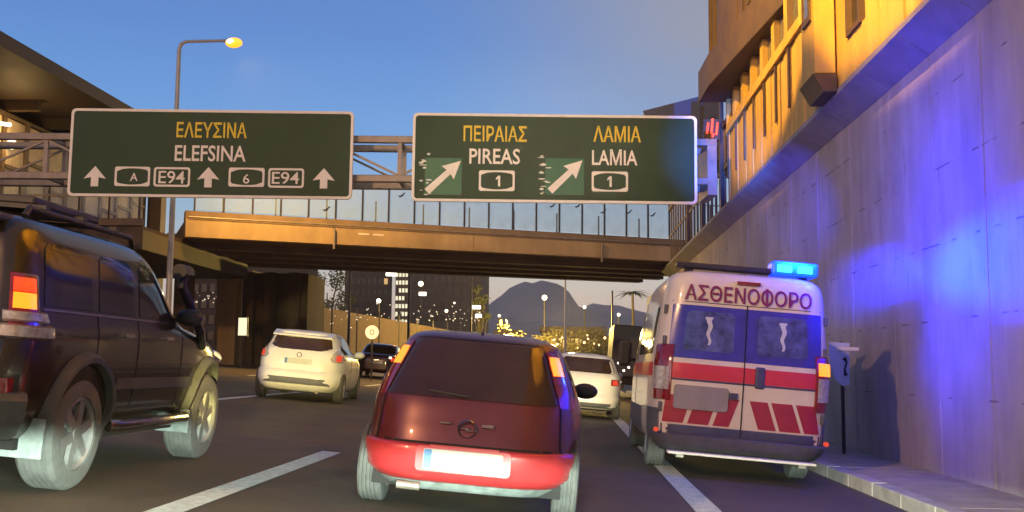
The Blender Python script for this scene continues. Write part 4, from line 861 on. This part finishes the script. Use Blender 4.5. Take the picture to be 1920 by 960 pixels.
for sx in (-1, 1):
    t = sh.rp('tail_light', 'lenswhite', mic, [(.80, *sorted((sx*.66, sx*.80))), (.86, *sorted((sx*.60, sx*.835))), (.98, *sorted((sx*.64, sx*.80))), (1.04, *sorted((sx*.68, sx*.76)))], .012, 6)
    sh.rp('red_lens', 'brakedim', t, [(.83, *sorted((sx*.70, sx*.80))), (.95, *sorted((sx*.71, sx*.79)))], .020, 4)
    sh.sp('side_window', 'carglass2', mic, sx, [(.98, .62, 2.72), (1.05, .62, 2.6), (1.22, .9, 2.32), (1.28, 1.0, 2.15)], .006)
    for yy in (1.35, 2.4): sh.sp('door_gap', 'seam', mic, sx, [(.4, yy, yy+.012), (.95, yy, yy+.012)], .003, 1)
    mirror(mic, sh, sx, 2.55, .98, 'white')
plate_part(sh, mic, -.27, .26, .72, .83, .012)
ye = sh.rear(0, .9, .01); MB().lathe([(-.01, .05), (-.016, .045), (-.01, .038), (-.0, .038), (0, .05), (-.01, .05)], (0, ye, .9), 20, 'Y').build('emblem', 'chrome', mic)
MB().span((-.7, .4, .17), (.7, 3.6, .28)).build('underbody', 'seam', mic)
MB().tube([(.42, .04, .21), (.42, .25, .22)], .035).build('exhaust', 'chrome', mic)
for x in (-.77, .77):
    for y in (.66, 3.15): wheel(mic, x, y, .305, .19)

# ---------------------------------------------------------------- white car ahead, in front of the red one
wc = empty('saloon_car', 'white car with dipped glow ahead of the red hatchback and left of the ambulance', 'car', place(.36, 24.6, 0))
sh = Shell([(.22, .12, 4.1, .76), (.30, .03, 4.2, .82), (.50, 0, 4.25, .865), (.75, .02, 4.2, .875), (.92, .05, 3.6, .865), (1.0, .10, 3.2, .84), (1.08, .20, 3.0, .79), (1.3, .42, 2.6, .69), (1.42, .58, 2.3, .62), (1.46, .72, 2.1, .5), (1.48, 1.0, 1.8, .3)], 5, 4)
sh.mesh('body', 'white', wc, ((.75, .31, .36), (3.4, .31, .36)))
sh.band('bumper', 'white', wc, [(.24, -.02), (.28, .03), (.48, .035), (.55, 0)], 48); sh.rp('bumper_insert', 'greyplastic', wc, [(.25, -.6, .6), (.36, -.64, .64)], .042)
sh.rp('rear_window', 'carglass', wc, [(1.04, -.64, .64), (1.09, -.68, .68), (1.34, -.59, .59), (1.38, -.54, .54)], .008)
for sx in (-1, 1):
    t = sh.rp('tail_light', 'lensred', wc, [(.78, *sorted((sx*.60, sx*.84))), (.92, *sorted((sx*.60, sx*.83)))], .012, 5); sh.rp('lit_lens', 'brakedim', t, [(.79, *sorted((sx*.64, sx*.78))), (.90, *sorted((sx*.64, sx*.76)))], .02, 4)
    sh.sp('side_window', 'carglass2', wc, sx, [(1.03, .6, 3.0), (1.35, .9, 2.4)], .006); mirror(wc, sh, sx, 2.8, 1.02, 'white')
plate_part(sh, wc, -.26, .26, .62, .73, .012)
MB().span((-.7, .4, .18), (.7, 3.8, .3)).build('underbody', 'seam', wc)
for x in (-.77, .77):
    for y in (.75, 3.4): wheel(wc, x, y, .31, .19)
# headlights of the dark red car light this white tail
lamp('car_headlight', (.3, 14.5, .85), 4500, (1, .84, .42), .1, 'SPOT', (.5, 24.6, .75), 17, .6)

# ---------------------------------------------------------------- far dark saloon
fc = empty('saloon_car', 'dark maroon saloon far ahead under the round white sign', 'car', place(-7.9, 44, 3))
sh = Shell([(.22, .1, 4.2, .78), (.35, .0, 4.3, .85), (.7, 0, 4.3, .87), (.92, .05, 3.6, .86), (1.0, .35, 3.1, .8), (1.25, .9, 2.7, .7), (1.40, 1.2, 2.4, .6), (1.44, 1.5, 2.0, .3)], 5, 4)
sh.mesh('body', 'darkred', fc, ((.9, .31, .36), (3.4, .31, .36)), 30, 72)
sh.rp('rear_window', 'carglass', fc, [(1.03, -.66, .66), (1.33, -.56, .56)], .01)
for sx in (-1, 1):
    t = sh.rp('tail_light', 'brakered' if sx > 0 else 'lensred', fc, [(.74, *sorted((sx*.58, sx*.83))), (.88, *sorted((sx*.58, sx*.82)))], .015, 4); sh.rp('clear_lens', 'whitelamp' if sx > 0 else 'lenswhite', t, [(.84, *sorted((sx*.50, sx*.60))), (.92, *sorted((sx*.50, sx*.60)))], .02, 3)
plate_part(sh, fc, -.26, .26, .60, .72, .012, False)
for x in (-.77, .77):
    for y in (.9, 3.4): wheel(fc, x, y, .31, .19)
# ---------------------------------------------------------------- box truck ahead
tr = empty('box_truck', 'dark box truck ahead between the white car and the ambulance', 'truck', place(2.85, 46, 0))
MB().span((-1.05, 0, .95), (1.05, 5.2, 3.15)).build('cargo_box', 'van', tr, bevel=.04); MB().span((-.95, 5.35, .6), (.95, 7, 2.3)).build('cab', 'van', tr, bevel=.12)
MB().span((-.9, .1, .6), (.9, 6.9, .94)).build('chassis', 'seam', tr)
for sx in (-1, 1): MB().span((sx*.85-.1, -.03, .8), (sx*.85+.1, .05, .92)).build('tail_light', 'brakedim', tr)
for x in (-.85, .85):
    for y in (1.2, 6.0): wheel(tr, x, y, .42, .26)
for dx, dz in ((-.75, 1.5), (-.5, 1.2), (-.3, 1.35), (-.62, .7)): MB().ball((dx, -.03, dz), .05, 6).build('marker_lamp', 'whitelamp', tr)

# ================================================================== things beside the road
# emergency phone sign
pp = at(1583, 828, 16.2)
ep = empty('emergency_phone_sign', 'white emergency phone sign on a dark post by the wall', 'road sign', Matrix.Translation((pp.x, 16.2, KZ+.135)))
s_ = F/16.3
def E2(u, v): q = at(u, v, 16.2); return (q.x-pp.x, q.z-KZ-.135)
MB().tube([(0, .03, 0), (0, .03, E2(1585, 640)[1])], .028).build('post', 'rail', ep)
pn = MB().prism([E2(*q) for q in ((1553, 641), (1592, 643), (1592, 722), (1580, 724), (1566, 712), (1556, 685))], Matrix.Translation((0, -.03, 0)), .03).build('sign_panel', 'staff', ep)
MB().span((E2(1552, 0)[0], -.06, E2(0, 645)[1]), (E2(1592, 0)[0], .0, E2(0, 639)[1])).build('hood', 'signwhite', pn)
hs = MB(); hs.tube([(E2(1581, 655)[0], -.04, E2(0, 658)[1]), (E2(1570, 0)[0], -.04, E2(0, 666)[1]), (E2(1566, 0)[0], -.04, E2(0, 680)[1]), (E2(1568, 0)[0], -.04, E2(0, 690)[1])], [.032, .014, .014, .032], 8); hs.build('handset_symbol', 'darkplastic', pn)
# round white sign
rp_ = at(698, 623, 40)
rs = empty('round_sign', 'round white traffic disc glowing above the far maroon saloon', 'road sign', Matrix.Translation((rp_.x, 40, road_z(rp_.x))))
h_ = rp_.z-road_z(rp_.x)
MB().lathe([(0, .001), (0, .26), (.03, .26), (.03, .001)], (0, -.06, h_), 28, 'Y').build('disc', 'discwhite', rs); rg = MB(); ring_frame(rg, rrect(.16, .2, .07), rrect(.10, .14, .045), Matrix.Translation((0, -.068, h_)), .006); rg.build('digit_zero', 'discgrey', rs)
MB().tube([(0, 0, 0), (0, 0, h_+.25)], .04).build('post', 'rail', rs)
# slatted fence along the curving left edge of the road, beyond the bridge
A_, B_ = Vector((-16.5, 52)), Vector((-6.6, 112)); fe = empty('slatted_fence', 'long upright slatted barrier beyond the bridge along the road', 'fence', Matrix.Translation((A_.x, A_.y, road_z(-12))))
d = B_-A_; nseg = 42
posts = MB()
for k in range(nseg):
    p = d*(k/nseg); q = d*((k+1)/nseg); zz = -TT*0
    mb = MB()
    for j in range(9):
        u = p+(q-p)*(j/9.); v = p+(q-p)*((j+.55)/9.); g0 = road_z(A_.x+u.x)-road_z(-12)
        mb.bar((u.x, u.y, g0+1.8), (v.x, v.y, g0+1.8), .05, 3.3)
    mb.build('slat_panel', 'fence', fe)
    if k % 3 == 0: MB().tube([(p.x, p.y-.1, 0), (p.x, p.y-.1, 3.9)], .07, 6).build('fence_post', 'rail', fe)
# trees
def tree(name, label, base, h, cr, m='leaf', group=None, nl=900, leaf=.32, flat=1.0, th=.16, trunk=.5, seed=1):
    rnd = random.Random(seed); t = empty(name, label, 'tree', Matrix.Translation(base), group)
    mb = MB(); pts = [(0, 0, 0), (.1*rnd.uniform(-1, 1), 0, h*.3), (.25*rnd.uniform(-1, 1), .1, h*trunk), (.3*rnd.uniform(-1, 1), 0, h*.8)]; mb.tube(pts, [th, th*.8, th*.6, th*.3], 8)
    cl = []
    for k in range(16):
        a = rnd.uniform(0, 6.28); rr = cr*math.sqrt(rnd.random())*.8; zz = h*trunk+(h*(1-trunk))*rnd.uniform(.08, .92)
        sc = 1-abs((zz-h*trunk)/(h*(1-trunk))-.4)*.75; c = Vector((rr*sc*math.cos(a), rr*sc*math.sin(a), zz)); cl.append((c, cr*rnd.uniform(.22, .42)))
        mb.tube([pts[2], (c+Vector(pts[2]))/2+Vector((0, 0, .1)), c], [th*.35, th*.22, th*.08], 5)
    mb.build('trunk', 'bark', t); lv = MB()
    for k in range(nl):
        c, r_ = rnd.choice(cl); dv = Vector((rnd.gauss(0, 1), rnd.gauss(0, 1), rnd.gauss(0, .75)*flat)); dv = dv.normalized()*r_*rnd.random()**.4
        p = c+dv; u = Vector((rnd.gauss(0, 1), rnd.gauss(0, 1), rnd.gauss(0, .6))).normalized(); w = u.orthogonal().normalized()*leaf*.45; u = u*leaf*rnd.uniform(.6, 1.2)
        lv.add([p-u*.5, p+w*.5, p+u*.5, p-w*.5], [(0, 1, 2, 3)])
    lv.build('crown', m, t); return t
def treeat(px0, Y, ptop, label, cr, m='leaf', **k):
    b = at(px0, 660, Y); tp = at(px0, ptop, Y); gz_ = -.3; return tree('broadleaf_tree', label, (b.x, Y, gz_), tp.z-gz_, cr, m, **k)
treeat(612, 95, 508, 'dark leafy tree behind the fence at the left white gap', 2.6, seed=3, nl=1500)
treeat(640, 100, 545, 'lower dark bush-headed tree right of the taller dark tree', 1.9, seed=5, nl=900)
treeat(897, 90, 508, 'narrow dark tree at the left foot of the hill', 1.1, seed=8, nl=900, leaf=.3, trunk=.2)
for i, (px, pt, cr) in enumerate(((955, 606, 1.5), (1018, 622, 1.6), (1050, 612, 2.0), (1085, 618, 1.9), (1118, 616, 1.7))):
    treeat(px, 84+i*3, pt, ('small tree lit gold beside the narrow dark tree', 'leftmost small tree lit gold below the hill', 'broad tree lit gold below the middle of the hill', 'round tree lit gold above the white car', 'rightmost small tree lit gold next to the dark truck')[i], cr, 'leaflit', seed=20+i, nl=700, leaf=.34, trunk=.3, group='trees lit gold under the hill')
# palm
pm = at(1186, 548, 88); pt = empty('palm_tree', 'lone palm with flat dark crown beside the ambulance roof', 'tree', Matrix.Translation((pm.x, 88, -.3)))
MB().tube([(0, 0, 0), (.1, 0, 2.5), (0, 0, pm.z+.1)], [.16, .12, .10], 8).build('trunk', 'bark', pt)
fr = MB(); rnd = random.Random(4)
for k in range(26):
    a = 2*math.pi*k/26+rnd.uniform(-.1, .1); ln = rnd.uniform(1.4, 2.1); el_ = rnd.uniform(-.15, .55); pr_ = Vector((0, 0, pm.z+.3))
    for j in range(7):
        u = (j+1)/7; q = Vector((math.cos(a)*ln*u, math.sin(a)*ln*u, pm.z+.3+el_*u-.9*u*u*.6)); w = Vector((-math.sin(a), math.cos(a), 0))*.26*(1.1-u)
        fr.add([pr_-w, pr_+w, q+w*.7, q-w*.7], [(0, 1, 2, 3)]); pr_ = q
fr.build('crown', 'leaf', pt)
# hills
def hill(name, prof, Y, m, thick=500):
    n = len(prof); P = [at(u, v, Y) for u, v in prof]; mb = MB()
    vs = []
    rnd = random.Random(int(Y))
    K = 9
    for k in range(K):
        f = k/(K-1); hh = math.sin(math.pi*f)**.8
        for p in P: vs.append((p.x*(1+(f-.5)*thick/Y), Y+(f-.5)*thick, -3+(p.z+3)*hh*(1+rnd.uniform(-.02, .02))))
    fs = [(k*n+i, k*n+i+1, (k+1)*n+i+1, (k+1)*n+i) for k in range(K-1) for i in range(n-1)]; mb.add(vs, fs); return tag(mb.build(name, m, smooth=True, ang=80), kind='structure')
hp = [(896, 640), (905, 585), (922, 568), (940, 553), (955, 540), (970, 533), (985, 531), (1000, 530), (1015, 528), (1030, 528), (1045, 533), (1056, 540), (1068, 549), (1076, 562), (1086, 574), (1120, 580), (1200, 600), (1300, 640)]
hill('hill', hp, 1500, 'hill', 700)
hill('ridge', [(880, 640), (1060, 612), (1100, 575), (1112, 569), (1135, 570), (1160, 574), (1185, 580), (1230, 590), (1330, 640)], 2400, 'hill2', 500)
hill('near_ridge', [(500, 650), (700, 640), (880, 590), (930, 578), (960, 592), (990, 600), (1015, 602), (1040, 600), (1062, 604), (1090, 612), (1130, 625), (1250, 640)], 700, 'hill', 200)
# city blocks beyond the bridge
def block(label, x0, x1, ytop, Y, m, dp=14, win=None, lit=0, rows_=8, cols_=5, seed=0, pane='litwin', group='city blocks beyond the bridge'):
    a, b = at(x0, ytop, Y), at(x1, ytop, Y); rnd = random.Random(seed); z0_ = -1.0
    e = empty('city_building', label, 'building', Matrix.Translation(((a.x+b.x)/2, Y, z0_)), group); w = b.x-a.x; h = max(a.z, b.z)-z0_
    MB().span((-w/2, 0, 0), (w/2, dp, h)).build('wall', m, e); MB().span((-w/2-.2, -.2, h), (w/2+.2, dp+.2, h+.5)).build('parapet', m, e)
    for r_ in range(rows_):
        for c in range(cols_):
            xx = -w/2+w*(c+.5)/cols_; zz = h*(r_+.7)/(rows_+.4); on = rnd.random() < lit
            MB().span((xx-w/cols_*.33, -.06, zz-h/rows_*.25), (xx+w/cols_*.33, -.01, zz+h/rows_*.25)).build('lit_window' if on else 'window', pane if on else 'darkpane', e)
    return e
block('broad dark tower right of the left tree', 648, 730, 470, 150, 'darkbuild', dp=3, seed=1, lit=.03, rows_=11, cols_=8)
block('narrow bright tower with all windows lit', 742, 766, 505, 138, 'darkbuild2', dp=3, seed=2, lit=.95, rows_=14, cols_=4, pane='littower')
block('wide dark block between the bright tower and the narrow dark tree', 772, 905, 480, 160, 'darkbuild2', seed=3, lit=.03, rows_=9, cols_=10)
block('low dark block behind the pier with scattered lit windows', 330, 585, 500, 120, 'darkbuild', dp=3, seed=4, lit=.05, rows_=6, cols_=15)
block('low shop row with golden lit windows below the hill', 930, 968, 628, 105, 'darkbuild2', seed=5, lit=.7, rows_=2, cols_=5)
block('low arcade with golden lit front behind the gold trees', 1015, 1125, 622, 108, 'darkbuild2', seed=6, lit=.75, rows_=3, cols_=14)
block('dark far hall left of the pier', 330, 470, 520, 75, 'darkbuild', seed=7, lit=.02, rows_=7, cols_=9)
block('dim low shed behind the gap above the white car', 1128, 1170, 640, 110, 'darkbuild', seed=9, lit=.3, rows_=2, cols_=5)
lamp('shop_light', at(1070, 600, 80), 13000, (1, .66, .16), .4); lamp('shop_light', at(955, 600, 84), 5000, (1, .66, .16), .4)
# distant lamp posts
dl = [(710, 564, 80, 7), (1021, 558, 90, 8), (837, 583, 95, 5), (1096, 576, 100, 5), (1160, 590, 95, 5), (936, 592, 90, 4), (789, 532, 100, 8), (852, 568, 110, 3)]
names = ['lamp post with round white glow left of the bright tower', 'lamp post with round white glow before the hill', 'lamp post glowing low before the wide dark block', 'lamp post glowing at the right foot of the hill', 'lamp post glowing in the pink sky near the palm', 'lamp post with small glow at the left foot of the hill', 'lamp post with bright globe right of the bright tower', 'thin lamp post with faint globe near the narrow dark tree']
for (u, v, Y, r_), nm in zip(dl, names):
    p = at(u, v, Y); e = empty('lamp_post', nm, 'street lamp', Matrix.Translation((p.x, Y, -.3)), 'far lamp posts')
    MB().tube([(0, .1, 0), (0, .1, p.z+.3)], .07, 6).build('pole', 'rail', e); MB().ball((0, 0, p.z+.3), r_*Y/F*.62, 8).build('globe', 'whitelamp', e, smooth=True)
for u, v0, v1, Y, nm in ((1060, 525, 640, 70, 'pale slim mast right of the hill'), (884, 520, 640, 70, 'grey slim mast before the narrow dark tree'), (1148, 545, 650, 75, 'dark slim mast right of the gold trees'), (768, 505, 660, 60, 'dark slim mast beside the bright tower'), (657, 500, 680, 58, 'dark slim mast left of the round sign')):
    p = at(u, v0, Y); e = tag(MB().tube([(0, 0, 0), (0, 0, p.z+.4)], [.10, .06], 8).build('mast', 'pole' if 'pale' in nm else 'rail'), nm, 'mast', 'slim masts beyond the bridge'); e.location = (p.x, Y, -.4)
# strip of window light high in the hall under the bridge, and many city lights
for u, v, w, nm in ((733, 514, 20, 'bright ceiling lamp strip left of the bright tower'), (893, 576, 16, 'white lit strip left of the hill foot'), (897, 592, 12, 'lower white lit strip left of the hill foot'), (792, 551, 14, 'small lit strip under the bright globe')):
    p = at(u, v, 70); e = tag(MB().span((-w*.0175, 0, -.12), (w*.0175, .15, .12)).build('lamp_strip', 'tube', bevel=.04), nm, 'lamp', 'lit strips beyond the bridge'); e.location = p
rnd = random.Random(11); proto = None
def bulb(u, v, Y, r_, m='smallbulb'):
    global proto
    key = m
    if proto is None: proto = {}
    if key not in proto:
        proto[key] = MB().ball((0, 0, 0), 1, 5).build('city_light', m); o = proto[key]
    else:
        o = proto[key].copy(); COL.objects.link(o)
    o.location = at(u, v, Y); o.scale = (r_,)*3
    tag(o, 'tiny white light among many above the slatted barrier' if m == 'smallbulb' else 'tiny warm light among many under the hill', 'light', 'tiny white city lights' if m == 'smallbulb' else 'tiny warm city lights')
for k in range(95): bulb(rnd.uniform(592, 900), 588+rnd.gauss(0, 9)+rnd.random()*6, rnd.uniform(62, 72), rnd.uniform(.018, .05))
for k in range(42): bulb(rnd.uniform(345, 448), 556+rnd.gauss(0, 9), 68, rnd.uniform(.02, .055))
for k in range(12): bulb(rnd.uniform(1010, 1145), 642+rnd.gauss(0, 10), rnd.uniform(70, 80), rnd.uniform(.03, .09), 'warmlamp')
hz = MB().span((-300, -3, -4), (300, 400, 60)).build('haze', 'asphalt'); tag(hz, kind='stuff')
hm = bpy.data.materials.new('haze_air'); hm.use_nodes = True; ht = hm.node_tree; ht.nodes.clear(); ho = ht.nodes.new('ShaderNodeOutputMaterial'); hv = ht.nodes.new('ShaderNodeVolumePrincipled'); hv.inputs['Density'].default_value = .0004; hv.inputs['Color'].default_value = (.9, .9, .9, 1); ht.links.new(hv.outputs[0], ho.inputs['Volume']); hz.data.materials.clear(); hz.data.materials.append(hm)
